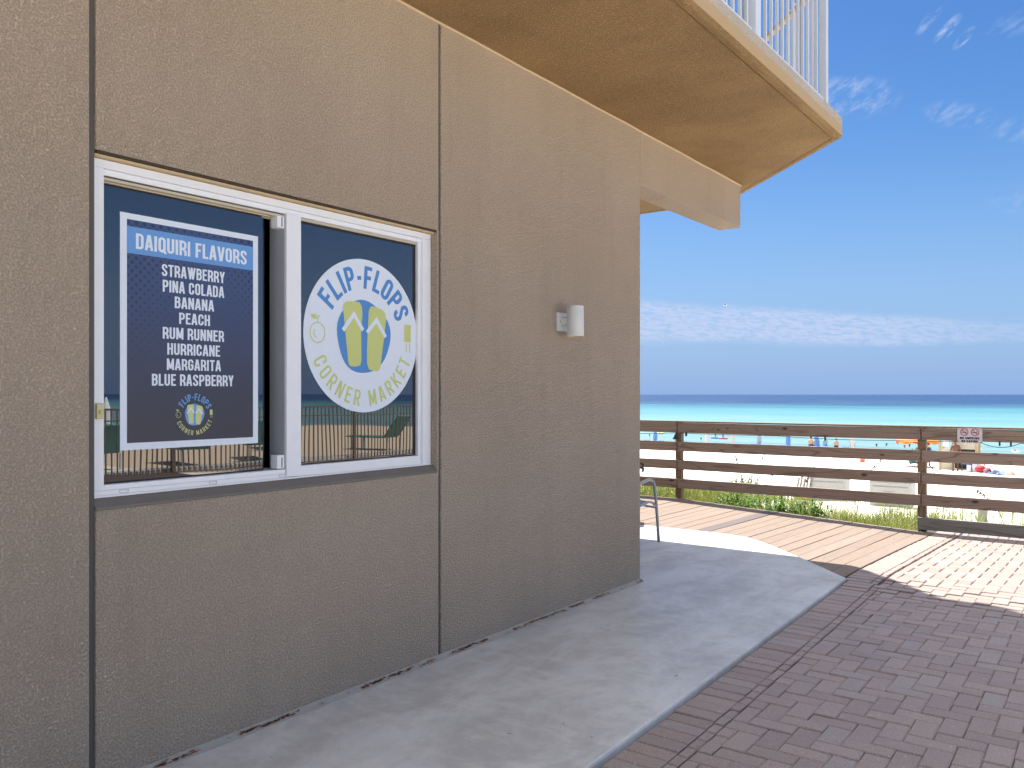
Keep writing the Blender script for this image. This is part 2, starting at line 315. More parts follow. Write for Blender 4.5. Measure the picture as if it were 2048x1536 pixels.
# ---------------------------------------------------------------- mesh helpers
class MB:
    def __init__(s): s.v = []; s.f = []; s.m = []
    def add(s, vs, fs, mi=0):
        o = len(s.v); s.v += [tuple(x) for x in vs]; s.f += [tuple(i + o for i in f) for f in fs]; s.m += [mi] * len(fs); return s
    def box(s, x0, x1, y0, y1, z0, z1, mi=0):
        return s.add([(x0, y0, z0), (x1, y0, z0), (x1, y1, z0), (x0, y1, z0), (x0, y0, z1), (x1, y0, z1), (x1, y1, z1), (x0, y1, z1)],
                     [(0, 3, 2, 1), (4, 5, 6, 7), (0, 1, 5, 4), (1, 2, 6, 5), (2, 3, 7, 6), (3, 0, 4, 7)], mi)
    def bar(s, a, b, w, h, up=(0, 0, 1), mi=0):
        a, b = Vector(a), Vector(b); d = (b - a).normalized(); u = Vector(up)
        if abs(d.dot(u)) > .98: u = Vector((1, 0, 0))
        r = d.cross(u).normalized(); u = r.cross(d)
        vs = [p_ + r * (sx_ * w / 2) + u * (sz_ * h / 2) for p_ in (a, b) for sx_, sz_ in ((-1, -1), (1, -1), (1, 1), (-1, 1))]
        return s.add(vs, [(0, 1, 2, 3), (7, 6, 5, 4), (0, 4, 5, 1), (1, 5, 6, 2), (2, 6, 7, 3), (3, 7, 4, 0)], mi)
    def tube(s, pts, r, n=10, mi=0, closed=False):
        pts = [Vector(p_) for p_ in pts]; rs = r if isinstance(r, (list, tuple)) else [r] * len(pts); o = len(s.v); k_ = len(pts); ref = None
        for i, p_ in enumerate(pts):
            if closed: d = (pts[(i + 1) % k_] - pts[i - 1]).normalized()
            else: d = (pts[min(i + 1, k_ - 1)] - pts[max(i - 1, 0)]).normalized()
            if ref is None: ref = Vector((0, 0, 1)) if abs(d.z) < .9 else Vector((1, 0, 0))
            a = d.cross(ref).normalized(); b = a.cross(d); ref = b
            for j in range(n):
                t_ = 2 * PI * j / n; s.v.append(tuple(p_ + (a * math.cos(t_) + b * math.sin(t_)) * rs[i]))
        for i in range(k_ if closed else k_ - 1):
            for j in range(n):
                i2 = (i + 1) % k_; s.f.append((o + i * n + j, o + i * n + (j + 1) % n, o + i2 * n + (j + 1) % n, o + i2 * n + j)); s.m.append(mi)
        if not closed:
            s.f.append(tuple(o + j for j in range(n))[::-1]); s.f.append(tuple(o + (k_ - 1) * n + j for j in range(n))); s.m += [mi, mi]
        return s
    def lathe(s, prof, cx, cy, cz, n=24, mi=0):
        o = len(s.v)
        for r, z in prof:
            for j in range(n):
                t_ = 2 * PI * j / n; s.v.append((cx + r * math.cos(t_), cy + r * math.sin(t_), cz + z))
        for i in range(len(prof) - 1):
            for j in range(n):
                s.f.append((o + i * n + j, o + i * n + (j + 1) % n, o + (i + 1) * n + (j + 1) % n, o + (i + 1) * n + j)); s.m.append(mi)
        return s
    def prism(s, poly, z0, z1, mi=0):
        n = len(poly); vs = [(x, y, z0) for x, y in poly] + [(x, y, z1) for x, y in poly]
        return s.add(vs, [tuple(range(n))[::-1], tuple(range(n, 2 * n))] + [(i, (i + 1) % n, n + (i + 1) % n, n + i) for i in range(n)], mi)
    def ball(s, c_, rx, ry, rz, n=12, k_=8, mi=0):
        o = len(s.v)
        for i in range(k_ + 1):
            f = PI * i / k_
            for j in range(n):
                t_ = 2 * PI * j / n; s.v.append((c_[0] + rx * math.sin(f) * math.cos(t_), c_[1] + ry * math.sin(f) * math.sin(t_), c_[2] + rz * math.cos(f)))
        for i in range(k_):
            for j in range(n):
                s.f.append((o + i * n + j, o + (i + 1) * n + j, o + (i + 1) * n + (j + 1) % n, o + i * n + (j + 1) % n)); s.m.append(mi)
        return s
    def mesh(s, name, mats, smooth=False):
        me = bpy.data.meshes.new(name); me.from_pydata(s.v, [], s.f); 
        for x in (mats if isinstance(mats, list) else [mats]): me.materials.append(x)
        if isinstance(mats, list): me.polygons.foreach_set('material_index', s.m)
        if smooth: me.polygons.foreach_set('use_smooth', [True] * len(s.f))
        me.update(); return me
    def build(s, name, mats, parent=None, bevel=0, smooth=False, seg=2, **k_):
        o = link(name, s.mesh(name, mats, smooth), parent, **k_)
        if bevel:
            b = o.modifiers.new('bevel', 'BEVEL'); b.width = bevel; b.segments = seg; b.limit_method = 'ANGLE'; b.angle_limit = R_(40)
        return o
def link(name, me, parent=None, loc=(0, 0, 0), **k_):
    o = bpy.data.objects.new(name, me); C.objects.link(o)
    if parent is not None: o.parent = parent
    o.location = loc
    for a, b in k_.items(): o[a] = b
    return o
def empty(name, loc, label, cat, group=None, rz=0):
    o = bpy.data.objects.new(name, None); C.objects.link(o); o.location = loc; o.rotation_euler = (0, 0, rz); o.empty_display_size = .2
    o['label'] = label; o['category'] = cat
    if group: o['group'] = group
    return o
def copy_tree(o, parent=None):
    c_ = o.copy(); C.objects.link(c_)
    if parent is not None: c_.parent = parent
    for ch in list(o.children): copy_tree(ch, c_)
    return c_
def struct(o): o['kind'] = 'structure'; return o
def cl01(x): return max(0., min(1., x))

# ---------------------------------------------------------------- stroke lettering (condensed capitals)
def arc(cx, cy, rx, ry, a0, a1, n=5): return [(cx + rx * math.cos(R_(a0 + (a1 - a0) * i / n)), cy + ry * math.sin(R_(a0 + (a1 - a0) * i / n))) for i in range(n + 1)]
def glyph(ch, w=.42, t=.15):
    h = t / 2; L, Rr, B, T, m_ = h, w - h, h, 1 - h, w / 2
    r = min((Rr - L) / 2, .14); ry = r * 1.15
    O = arc(Rr - r, T - ry, r, ry, 0, 90) + arc(L + r, T - ry, r, ry, 90, 180) + arc(L + r, B + ry, r, ry, 180, 270) + arc(Rr - r, B + ry, r, ry, 270, 360)
    if ch == 'O': return w, [(O, True)]
    if ch == 'Q': return w, [(O, True), ([(m_ + .02, .2), (w + .01, -.05)], False)]
    if ch == 'A': return w + .02, [([(h * .8, 0), (m_ - .01, 1)], False), ([(w + .02 - h * .8, 0), (m_ + .03, 1)], False), ([(h, .27), (w - h, .27)], False)]
    if ch == 'B': return w, [([(L, 0), (L, 1)], False), ([(L, T)] + arc(Rr - r, T - ry * .8, r * .93, ry * .8, 90, 0) + arc(Rr - r, .54 + ry * .8, r * .93, ry * .8, 0, -90) + [(L, .54)], False),
                          ([(L, .54)] + arc(Rr - r, .54 - ry * .9, r, ry * .9, 90, 0) + arc(Rr - r, B + ry, r, ry, 0, -90) + [(L, B)], False)]
    if ch == 'C': return w, [([(Rr, .62)] + O[0:24] + [(Rr, .38)], False)]
    if ch == 'G': return w, [([(Rr, .66)] + O[0:24] + [(Rr, .48), (m_, .48)], False)]
    if ch == 'D': return w, [([(L, 0), (L, 1)], False), ([(L, T)] + arc(Rr - r, T - ry, r, ry, 90, 0) + arc(Rr - r, B + ry, r, ry, 0, -90) + [(L, B)], False)]
    if ch == 'E': return w - .06, [([(L, 0), (L, 1)], False), ([(L, T), (w - .06, T)], False), ([(L, .52), (w - .1, .52)], False), ([(L, B), (w - .06, B)], False)]
    if ch == 'F': return w - .06, [([(L, 0), (L, 1)], False), ([(L, T), (w - .06, T)], False), ([(L, .50), (w - .1, .50)], False)]
    if ch == 'H': return w, [([(L, 0), (L, 1)], False), ([(Rr, 0), (Rr, 1)], False), ([(L, .52), (Rr, .52)], False)]
    if ch == 'I': return t, [([(h, 0), (h, 1)], False)]
    if ch == 'K': return w, [([(L, 0), (L, 1)], False), ([(Rr + .02, 1), (L, .38)], False), ([(Rr + .02, 0), (L + .08, .58)], False)]
    if ch == 'L': return w - .07, [([(L, 0), (L, 1)], False), ([(L, B), (w - .07, B)], False)]
    if ch == 'M': return w + .12, [([(L, 0), (L, 1)], False), ([(Rr + .12, 0), (Rr + .12, 1)], False), ([(L, 1), ((w + .12) / 2, .12)], False), ([(Rr + .12, 1), ((w + .12) / 2, .12)], False)]
    if ch == 'N': return w + .02, [([(L, 0), (L, 1)], False), ([(Rr + .02, 0), (Rr + .02, 1)], False), ([(L, 1), (Rr + .02, 0)], False)]
    P = ([(L, T)] + arc(Rr - r, T - ry, r, ry, 90, 0) + arc(Rr - r, .46 + ry, r, ry, 0, -90) + [(L, .46)], False)
    if ch == 'P': return w, [([(L, 0), (L, 1)], False), P]
    if ch == 'R': return w, [([(L, 0), (L, 1)], False), P, ([(m_, .46), (Rr + .01, .28), (Rr + .01, 0)] if t > .14 else [(m_, .46), (Rr + .03, 0)], False)]
    if ch == 'S': return w, [([(Rr, .70)] + arc(Rr - r, T - ry, r, ry, 0, 90) + arc(L + r, T - ry, r, ry, 90, 180) + [(L, .66), (Rr, .34)] + arc(Rr - r, B + ry, r, ry, 0, -90) + arc(L + r, B + ry, r, ry, 270, 180) + [(L, .30)], False)]
    if ch == 'T': return w - .02, [([(0, T), (w - .02, T)], False), ([(m_ - .01, 0), (m_ - .01, 1)], False)]
    if ch == 'U': return w, [([(L, 1)] + arc(L + r, B + ry, r, ry, 180, 270) + arc(Rr - r, B + ry, r, ry, 270, 360) + [(Rr, 1)], False)]
    if ch == 'V': return w + .02, [([(h * .8, 1), (m_, 0)], False), ([(w + .02 - h * .8, 1), (m_ + .02, 0)], False)]
    if ch == 'W': return w + .22, [([(h, 1), (.22, 0)], False), ([(w / 2 + .11, 1), (.21, 0)], False), ([(w / 2 + .11, 1), (w + .01, 0)], False), ([(w + .22 - h, 1), (w, 0)], False)]
    if ch == 'Y': return w, [([(h * .8, 1), (m_, .40)], False), ([(w - h * .8, 1), (m_, .40)], False), ([(m_, 0), (m_, .44)], False)]
    if ch == '-': return .2, [([(0, .46), (.2, .46)], False)]
    return .17, []
def ribbon(pts, t, closed):
    k_ = len(pts); out = []
    clean = [pts[0]]
    for p_ in pts[1:]:
        if math.dist(p_, clean[-1]) > 1e-4: clean.append(p_)
    if closed and math.dist(clean[0], clean[-1]) < 1e-4: clean.pop()
    pts = clean; k_ = len(pts)
    for i in range(k_):
        a = Vector(pts[i - 1]) if (i > 0 or closed) else None; b = Vector(pts[i]); c_ = Vector(pts[(i + 1) % k_]) if (i < k_ - 1 or closed) else None
        d1 = (b - a).normalized() if a is not None else None; d2 = (c_ - b).normalized() if c_ is not None else None
        if d1 is None: d1 = d2
        if d2 is None: d2 = d1
        n_ = Vector((-(d1 + d2).y, (d1 + d2).x)); n_ = n_.normalized() if n_.length > 1e-5 else Vector((-d1.y, d1.x))
        c0 = max(.5, n_.dot(Vector((-d1.y, d1.x)))); n_ = n_ * (t / 2 / c0)
        out.append((b + n_, b - n_))
    return out
def strokes(mb, gl, t, fn, mi=0):
    """fn(u, v, layer) -> 3-D point"""
    for li, (pts, closed) in enumerate(gl):
        rb = ribbon(pts, t, closed); vs = []; fs = []
        for a, b in rb: vs += [fn(a.x, a.y, li), fn(b.x, b.y, li)]
        n_ = len(rb)
        for i in range(n_ if closed else n_ - 1):
            j = (i + 1) % n_; fs.append((2 * i, 2 * i + 1, 2 * j + 1, 2 * j))
        mb.add(vs, fs, mi)
def text_w(txt, w, t, gap): return sum(glyph(c_, w, t)[0] + gap for c_ in txt) - gap
def text_line(mb, txt, u0, u1, v0, v1, fn, w=.42, t=.15, gap=.075, mi=0):
    tw = text_w(txt, w, t, gap); sx_ = (u1 - u0) / tw; sy_ = v1 - v0; x = 0
    for ch in txt:
        gw, gl = glyph(ch, w, t)
        strokes(mb, gl, t, lambda a, b, li, x=x: fn(u0 + (x + a) * sx_, v0 + b * sy_, li), mi); x += gw + gap
def text_arc(mb, txt, cy, cz, r, hgt, a0, a1, fn, inside=False, w=.42, t=.15, gap=.1, xs=1.0, only=None):
    """letters centred along a circle arc from angle a0 to a1 (degrees); r is the baseline radius"""
    tw = text_w(txt, w, t, gap); x = 0
    for ci, ch in enumerate(txt):
        gw, gl = glyph(ch, w, t); f = (x + gw / 2) / tw
        if only and not only[0] <= ci < only[1]: x += gw + gap; continue
        f = (x + gw / 2) / tw; an = R_(a0 + (a1 - a0) * f)
        er = Vector((math.cos(an), math.sin(an))); up = er if not inside else -er
        rt = Vector((up.y, -up.x)); base = Vector((cy, cz)) + er * r
        def g_(a, b, li, gw=gw, rt=rt, up=up, base=base):
            p_ = base + rt * ((a - gw / 2) * hgt * xs) + up * (b * hgt); return fn(p_.x, p_.y, li)
        strokes(mb, gl, t, g_); x += gw + gap
def disc(mb, cy, cz, pts, X, mi=0):
    n_ = len(pts); mb.add([(X, cy, cz)] + [(X, a, b) for a, b in pts], [(0, i + 1, (i + 1) % n_ + 1) for i in range(n_)], mi)

# ================================================================ THE SETTING
def hd(X, Y): return -.006 - .165 * cl01((X + 2.07) / 3.28) * cl01((Y - 7.2) / 3.6)
def hp(X, Y): return -.012 - .160 * cl01((Y - 7.2) / 3.6) - .016 * (1 - cl01((Y - 6.6) / .8))
def slab_edge(Y): return 1.44 - .0245 * Y

# ground: one sheet of sand to the horizon, falling to the sea
gx = [-3000, -900, -300, -120] + [-80 + 4 * i for i in range(13)] + [-26 + 2 * i for i in range(12)] + [-2 + i * .8 for i in range(8)] + [5 + 1.5 * i for i in range(14)] + [30, 40, 60, 90, 150, 400, 1500, 3000]
gy = [-3000, -300, -60, -12, 0, 6, 10.4, 10.9, 11.4] + [12 + .8 * i for i in range(20)] + [28 + 1.6 * i for i in range(34)] + [84, 92, 110, 200, 3000]
gx = sorted(set(gx)); gy = sorted(set(gy))
def ghz(X, Y):
    z = -.3 - (Y - 10) * .0556
    if Y < 11: z = -.32
    if Y > 85: z = -.3 - 75 * .0556 - (Y - 85) * .03
    if 11 < Y < 84: z += .05 * math.sin(X * .9 + Y * .35) * math.sin(Y * .55 - X * .2) + .03 * math.sin(X * 2.3 + 1.3 * Y)
    if 11 < Y < 15 and X < 1.2: z += (.08 + .16 * cl01((-.6 - X) / .9)) * math.sin((Y - 11) / 4 * PI)
    return max(z, -9)
b = MB(); nx = len(gx)
b.v = [(x, y, ghz(x, y)) for y in gy for x in gx]
b.f = [(j * nx + i, j * nx + i + 1, (j + 1) * nx + i + 1, (j + 1) * nx + i) for j in range(len(gy) - 1) for i in range(nx - 1)]; b.m = [0] * len(b.f)
struct(b.build('sand_ground', M['sand'], smooth=True))
b = MB(); b.add([(-40000, 79.5, -4.2), (40000, 79.5, -4.2), (40000, 50000, -4.2), (-40000, 50000, -4.2)], [(0, 1, 2, 3)])
struct(b.build('sea', M['sea']))

# concrete walkway round the building
poly = [(-9, -8), (slab_edge(-8), -8), (slab_edge(2.79), 2.79), (slab_edge(6.93), 6.93), (.72, 7.55), (.35, 7.94), (.14, 8.14), (-.07, 8.30), (-.35, 8.37), (-.7, 8.38), (-1.3, 8.36), (-9, 8.3)]
b = MB(); b.prism(poly, -.25, 0)
struct(b.build('concrete_walkway', M['concrete'], bevel=.012))
# paving: sand bed with bricks in it
b = MB(); ys = [-8, -3, 0, 3, 6.5, 7.5, 8.5, 9.5, 10.8, 11.5]
for (x0, x1, y_lo) in ((1.0, 13.0, -8),):
    for a, c_ in zip(ys[:-1], ys[1:]):
        b.add([(x0, a, hp(x0, a) - .013), (x1, a, hp(x1, a) - .013), (x1, c_, hp(x1, c_) - .013), (x0, c_, hp(x0, c_) - .013)], [(0, 1, 2, 3)])
    b.add([(x0, 11.5, hp(0, 11.5) - .012), (x1, 11.5, hp(0, 11.5) - .012), (x1, 11.5, -.5), (x0, 11.5, -.5)], [(0, 1, 2, 3)])
paving = struct(b.build('paving', M['joint']))
def brick_geo(w, l, c_=.005, z0=-.03):
    x, y = w / 2, l / 2
    return ([(-x, -y, z0), (x, -y, z0), (x, y, z0), (-x, y, z0), (-x, -y, -c_), (x, -y, -c_), (x, y, -c_), (-x, y, -c_),
             (-x + c_, -y + c_, 0), (x - c_, -y + c_, 0), (x - c_, y - c_, 0), (-x + c_, y - c_, 0)],
            [(0, 1, 5, 4), (1, 2, 6, 5), (2, 3, 7, 6), (3, 0, 4, 7), (4, 5, 9, 8), (5, 6, 10, 9), (6, 7, 11, 10), (7, 4, 8, 11), (8, 9, 10, 11)])
bricks = []
P_ = .1015; OX, OY = 2.197, 3.866
def field_lo(Y): return (slab_edge(Y) if Y < 6.9 else 1.255) + .012 + .2 + .012
def add_b(x0, x1, y0, y1, clip=False):
    if clip:
        lo_ = field_lo((y0 + y1) / 2)
        if x0 < lo_ + .072:
            x0 = lo_ + .040
            if x1 - x0 < .03: return
    g_ = .0062; bricks.append(((x0 + x1) / 2, (y0 + y1) / 2, x1 - x0 - g_, y1 - y0 - g_))
for k_ in range(-12, 82):
    for m_ in range(-60, 40):
        x = OX + k_ * P_; y = OY + (k_ + 4 * m_) * P_
        if x > 9.5 or x < 1.3 or y < -3.0 or y > 11.3: continue
        add_b(x, x + P_, y, y + 2 * P_, True); y2 = y + 3 * P_
        if y2 < 11.35: add_b(x, x + 2 * P_, y2, y2 + P_, True)
y = -3.0
while y < 11.35:                                                    # header course and the thin cut strip beside it
    e = slab_edge(y) if y < 6.88 else 1.238
    add_b(e + .006, e + .208, y, y + .1015)
    add_b(e + .210, e + .262, y - .02, y + .08); y += .1015
cs_, sn_ = math.cos(R_(YAW)), math.sin(R_(YAW))
def proj(X, Y, Z=0):
    dx = X - CAMX; z = -dx * sn_ + Y * cs_
    if z < .2: return None
    return 1024 + 1655 * (dx * cs_ + Y * sn_) / z, 789 - 1655 * (Z - CAMH) / z, z
vis = []
for i, (x, y, w, l) in enumerate(bricks):
    p_ = proj(x, y)
    if p_ and -20 < p_[0] < 2068 and p_[1] < 1556: vis.append((p_[2], i))
vis.sort(); near_ids = set(i for _, i in vis[:298])
cache = {}; stuff = MB()
for i, (x, y, w, l) in enumerate(bricks):
    z = hp(x, y) + random.uniform(-.003, .003); tx, ty = random.gauss(0, .006), random.gauss(0, .006) - (.0337 if 6.5 < y < 10.8 else 0); rz = random.gauss(0, .008)
    if i in near_ids:
        key = (round(w, 2), round(l, 2))
        if key not in cache:
            vs, fs = brick_geo(w, l); bb = MB(); bb.add(vs, fs); cache[key] = bb.mesh('brick', M['brick'])
        o = link('brick', cache[key], paving, (x, y, z)); o.rotation_euler = (ty, tx, rz)
    else:
        vs, fs = brick_geo(w, l); Mx = Matrix.Rotation(rz, 3, 'Z') @ Matrix.Rotation(ty, 3, 'X')
        stuff.add([Mx @ Vector(v_) + Vector((x, y, z)) for v_ in vs], fs)
stuff.build('brick_field', M['brick'], paving, kind='stuff')

# wooden deck between walkway and fence
def slab_front(X):
    pts = [(-9, 8.3), (-1.3, 8.36), (-.7, 8.38), (-.35, 8.37), (-.07, 8.30), (.14, 8.14), (.35, 7.94), (.72, 7.55), (1.27, 6.93)]
    for (a, fa), (c_, fc) in zip(pts, pts[1:]):
        if a <= X <= c_: return fa + (fc - fa) * (X - a) / (c_ - a)
    return 6.9
deck = bpy.data.objects.new('deck', None); C.objects.link(deck); deck['kind'] = 'structure'; deck.location = (0, 9, 0)
x = 1.236; bi = 0
while x > -5.2:
    wd = .146 + random.uniform(-.003, .003); x0 = x - wd; N_ = 9; bb = MB(); ph = random.uniform(0, 6); amp = random.uniform(.001, .004)
    wx = lambda y_: amp * math.sin(y_ * 1.7 + ph)
    up, dn = [], []
    for j in range(N_):
        f = j / (N_ - 1)
        for X_ in (x0, x):
            ya = slab_front(X_) + .008; Yv = ya + (10.855 - ya) * f
            up.append((X_ + wx(Yv), Yv - 9, hd(X_, Yv) + (0.0015 if bi % 3 == 0 else -.001)))
    vs = up + [(a, c_, d_ - .032) for a, c_, d_ in up]; o_ = 2 * N_; fs = []
    for j in range(N_ - 1):
        a = 2 * j; fs += [(a, a + 1, a + 3, a + 2), (o_ + a + 2, o_ + a + 3, o_ + a + 1, o_ + a), (a, a + 2, o_ + a + 2, o_ + a), (a + 3, a + 1, o_ + a + 1, o_ + a + 3)]
    fs += [(1, 0, o_, o_ + 1), (2 * N_ - 2, 2 * N_ - 1, o_ + 2 * N_ - 1, o_ + 2 * N_ - 2)]
    bb.add(vs, fs); dark = bi in (12,)
    o = bb.build('deck_board', M['deckdark'] if dark else M['deck'], deck, bevel=.003, seg=1)
    if dark: o['label'] = 'darker damp board'
    x = x0 - random.uniform(.004, .0085); bi += 1
bb = MB()
for Yj in (8.8, 9.8, 10.7): bb.add([(-5.2, Yj - .04 - 9, hd(-5.2, Yj) - .2), (1.2, Yj - .04 - 9, hd(1.2, Yj) - .2), (1.2, Yj + .04 - 9, hd(1.2, Yj) - .2), (-5.2, Yj + .04 - 9, hd(-5.2, Yj) - .2),
                               (-5.2, Yj - .04 - 9, hd(-5.2, Yj) - .034), (-2.07, Yj - .04 - 9, hd(-2.07, Yj) - .034), (1.2, Yj - .04 - 9, hd(1.2, Yj) - .034), (1.2, Yj + .04 - 9, hd(1.2, Yj) - .034), (-2.07, Yj + .04 - 9, hd(-2.07, Yj) - .034), (-5.2, Yj + .04 - 9, hd(-5.2, Yj) - .034)],
                              [(0, 1, 6, 5, 4), (2, 3, 9, 8, 7), (4, 5, 8, 9), (5, 6, 7, 8), (1, 2, 7, 6)])
bb.build('joist', M['post'], deck)
bb = MB(); bb.add([(-5.2, 10.857, -.006), (-2.07, 10.857, -.006), (1.0, 10.857, -.163), (1.0, 10.857, -.36), (-5.2, 10.857, -.36), (-5.2, 10.868, -.006), (-2.07, 10.868, -.006), (1.0, 10.868, -.163), (1.0, 10.868, -.36), (-5.2, 10.868, -.36)],
                     [(0, 1, 2, 3, 4), (9, 8, 7, 6, 5), (0, 5, 6, 1), (1, 6, 7, 2)])
o = bb.build('edge_board', M['post'], deck); o.location = (0, -9, 0)

# ================================================================ THE BUILDING
bld = empty('beach_building', (-2, 0, 0), 'tan stucco building on the left with a window and balconies above', 'building')
def bpart(mb, name, mat, bevel=0, parent=bld, **k_):
    o = mb.build(name, mat, parent, bevel=bevel, **k_)
    if parent is bld: o.location = (2, 0, 0)
    return o
ZS = 3.55; BY = 5.835; WY0, WY1, WZ0, WZ1 = 1.545, 3.443, 1.044, 2.384; J = .011
bpart(MB().box(-.10, 0, -7, 1.545 - 2 * J, .008, ZS - .002), 'wall_panel', M['stucco'], .004)
bpart(MB().box(-.10, 0, 1.547, 3.467 - J, WZ1, ZS - .002), 'wall_panel', M['stucco'], .004)
bpart(MB().box(-.044, 0, 1.547, 3.467 - J, .008, WZ0), 'wall_panel', M['stucco'], .004)
bpart(MB().box(-.235, 0, 3.467 + J, BY, .008, ZS - .002), 'wall_panel', M['stucco'], .006)
bpart(MB().box(-.235, 0, BY + .0005, 7.94, 3.125, ZS - .002), 'beam', M['stucco'], .006)
bpart(MB().box(-.10, 0, WY1, 3.467 - J - .0, WZ0 + .001, WZ1 - .001), 'reveal', M['stucco'])
# core with a hole for the window (dark room behind)
b = MB(); b.box(-.26, -.0125, -7, 1.5465, .002, 3.54).box(-.234, -.0125, WY1 + .004, 3.5, .002, 3.54).box(-.26, -.046, WY0, WY1 + .003, .002, WZ0 - .002).box(-.26, -.11, WY0, WY1 + .003, WZ1 + .01, 3.54)
bpart(b, 'backing_wall', M['sealant'])
b = MB(); b.box(-4, -3.95, -2, 5.5, 0, 3.5).box(-4, -.27, -2, -1.95, 0, 3.5).box(-4, -.27, 5.3, 5.35, 0, 3.5).box(-4, -.27, -2, 5.5, 3.4, 3.45).box(-4, -.27, -2, 5.5, .001, .05)
b.box(-.268, -.262, -2, WY0 - .02, 0, 3.5).box(-.262, -.255, WY1 + .02, 5.3, 0, 3.5)
bpart(b, 'room_lining', M['black'])
# patio return walls and sea side
bpart(MB().box(-6.5, -.236, 5.60, BY - .002, .008, 3.54), 'return_wall', M['stucco'])
bpart(MB().box(-6.6, -6.5, -7, 8.2, .008, 3.54), 'far_wall', M['stucco'])
bpart(MB().box(-6.5, -.26, -7.1, -6.95, .008, 3.54), 'end_wall', M['stucco'])
for xc_ in (-6.35, -3.75): bpart(MB().box(xc_ - .15, xc_ + .15, 7.9, 8.2, .008, 3.54), 'column', M['stucco'], .01)
# caulk beads
b = MB(); b.add([(0.001, -7, .001), (.034, -7, .001), (.006, -7, .022), (0.001, -7, .022), (0.001, BY, .001), (.034, BY, .001), (.006, BY, .022), (0.001, BY, .022)], [(0, 1, 2, 3), (7, 6, 5, 4), (1, 5, 6, 2), (2, 6, 7, 3)])
bpart(b, 'base_caulk', M['caulk'])
b = MB(); pts = []
for i in range(61):
    y = -6 + i * 13.94 / 60; pts.append((.003, y, ZS - .008 + .0015 * math.sin(y * 7)))
b.tube(pts, .008, 6); bpart(b, 'eave_caulk', plain('pale_caulk', (.60, .47, .30), .8))
# balcony floor slabs: rim + soffit panel with a drip groove between
def outline(ins=0.0):
    k_ = ins * .414
    return [(-6.6 + ins, -8), (1.205 - ins, -8), (1.205 - ins, 6.97 - k_), (-.36 - k_ * .0 - ins * .3, 8.535 - ins * .9), (-6.6 + ins, 8.535 - ins * .9)] if ins else \
           [(-6.6, -8), (1.228, -8), (1.228, 6.965), (1.208, 7.012), (-.34, 8.545), (-.40, 8.565), (-6.6, 8.565)]
def slab(z, first=False):
    poly = outline(0); th = .165
    if not first:
        bb = MB(); bb.prism(poly, z, z + th); return bpart(bb, 'balcony_slab', M['fascia'], .01)
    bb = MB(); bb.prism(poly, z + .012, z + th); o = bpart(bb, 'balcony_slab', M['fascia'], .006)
    inn = outline(.052); out2 = outline(.043); n_ = 5
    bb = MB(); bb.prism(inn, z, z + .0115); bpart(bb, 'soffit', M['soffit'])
    # rim strip just outside the groove, a rounded nose
    o1 = [(1.228, -8), (1.228, 6.965), (1.208, 7.012), (-.34, 8.545), (-.40, 8.565), (-6.6, 8.565)]
    o2 = [(1.162, -8), (1.162, 6.935), (1.150, 6.952), (-.36, 8.470), (-.40, 8.492), (-6.6, 8.492)]
    vs = []; fs = []
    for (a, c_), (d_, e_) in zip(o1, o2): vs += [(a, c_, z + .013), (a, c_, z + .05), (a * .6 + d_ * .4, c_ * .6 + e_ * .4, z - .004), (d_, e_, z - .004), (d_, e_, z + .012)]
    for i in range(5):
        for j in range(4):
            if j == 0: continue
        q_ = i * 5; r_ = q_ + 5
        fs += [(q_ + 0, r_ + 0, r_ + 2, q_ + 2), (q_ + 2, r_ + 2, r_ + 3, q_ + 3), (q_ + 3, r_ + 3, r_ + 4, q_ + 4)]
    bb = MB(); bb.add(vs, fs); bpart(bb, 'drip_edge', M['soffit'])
    return o
slab(ZS, True)
ZF = ZS + .165
FLO = [6.45]
for z in FLO: slab(z)
z0 = ZF
for z in FLO:
    bpart(MB().box(-6.4, -.01, -7, 5.8, z0 + .002, z - .002), 'upper_wall', M['stucco']); 
    if z > 6.5: bpart(MB().box(1.15, 1.18, -7.9, 6.9, z0 + .9, z0 + .95).box(1.15, 1.18, -7.9, 6.9, z0 + .08, z0 + .12), 'upper_rail', M['alu'])
    z0 = z + .165
# window
win = bpy.data.objects.new('window', None); C.objects.link(win); win.parent = bld; win.location = (2, 0, 0)
def wpart(mb, name, mat, bevel=.0015): return mb.build(name, mat, win, bevel=bevel, seg=1)
XF = -.045
b = MB(); b.box(-.20, XF, 1.548, 3.441, 2.332, 2.364)                                       # head
b.box(-.20, XF - .012, 1.575, 3.435, 2.309, 2.3315)
b.box(-.20, XF, 1.548, 1.600, 1.1045, 2.3315)                                               # left jamb
b.box(-.20, XF, 3.376, 3.441, 1.078, 2.3315).box(-.20, XF - .014, 3.352, 3.3755, 1.078, 2.3085)  # right jamb
b.box(-.20, XF, 1.548, 2.452, 1.086, 1.104).box(-.20, XF + .004, 1.548, 3.441, 1.0775, 1.0855)  # sill rail lip
b.box(-.20, XF - .006, 1.6005, 2.451, 1.1042, 1.124)
b.box(-.16, XF - .004, 2.5355, 3.3515, 1.086, 1.134)
wpart(b, 'frame', M['white'])
wpart(MB().box(-.17, XF + .002, 2.452, 2.535, 1.088, 2.3088), 'mullion', M['white'])
wpart(MB().box(-.155, XF - .004, 2.4445, 2.4515, 1.128, 2.29), 'mullion_side', M['mullgrey'])
b = MB()
for i, (x0, x1) in enumerate(((-.072, -.058), (-.095, -.081), (-.118, -.104))): b.box(x0, x1, 1.601, 2.443, 2.290 - i * .004, 2.3085)
b.box(-.20, -.058, 1.601, 2.443, 2.300, 2.3085 - .001)
b.box(-.09, -.066, 2.536, 3.35, 2.296, 2.3086)
wpart(b, 'head_track', M['beige'])
wpart(MB().box(-.044, -.020, 1.552, 3.440, 2.3645, 2.379), 'wood_shim', M['tan_trim'], 0)
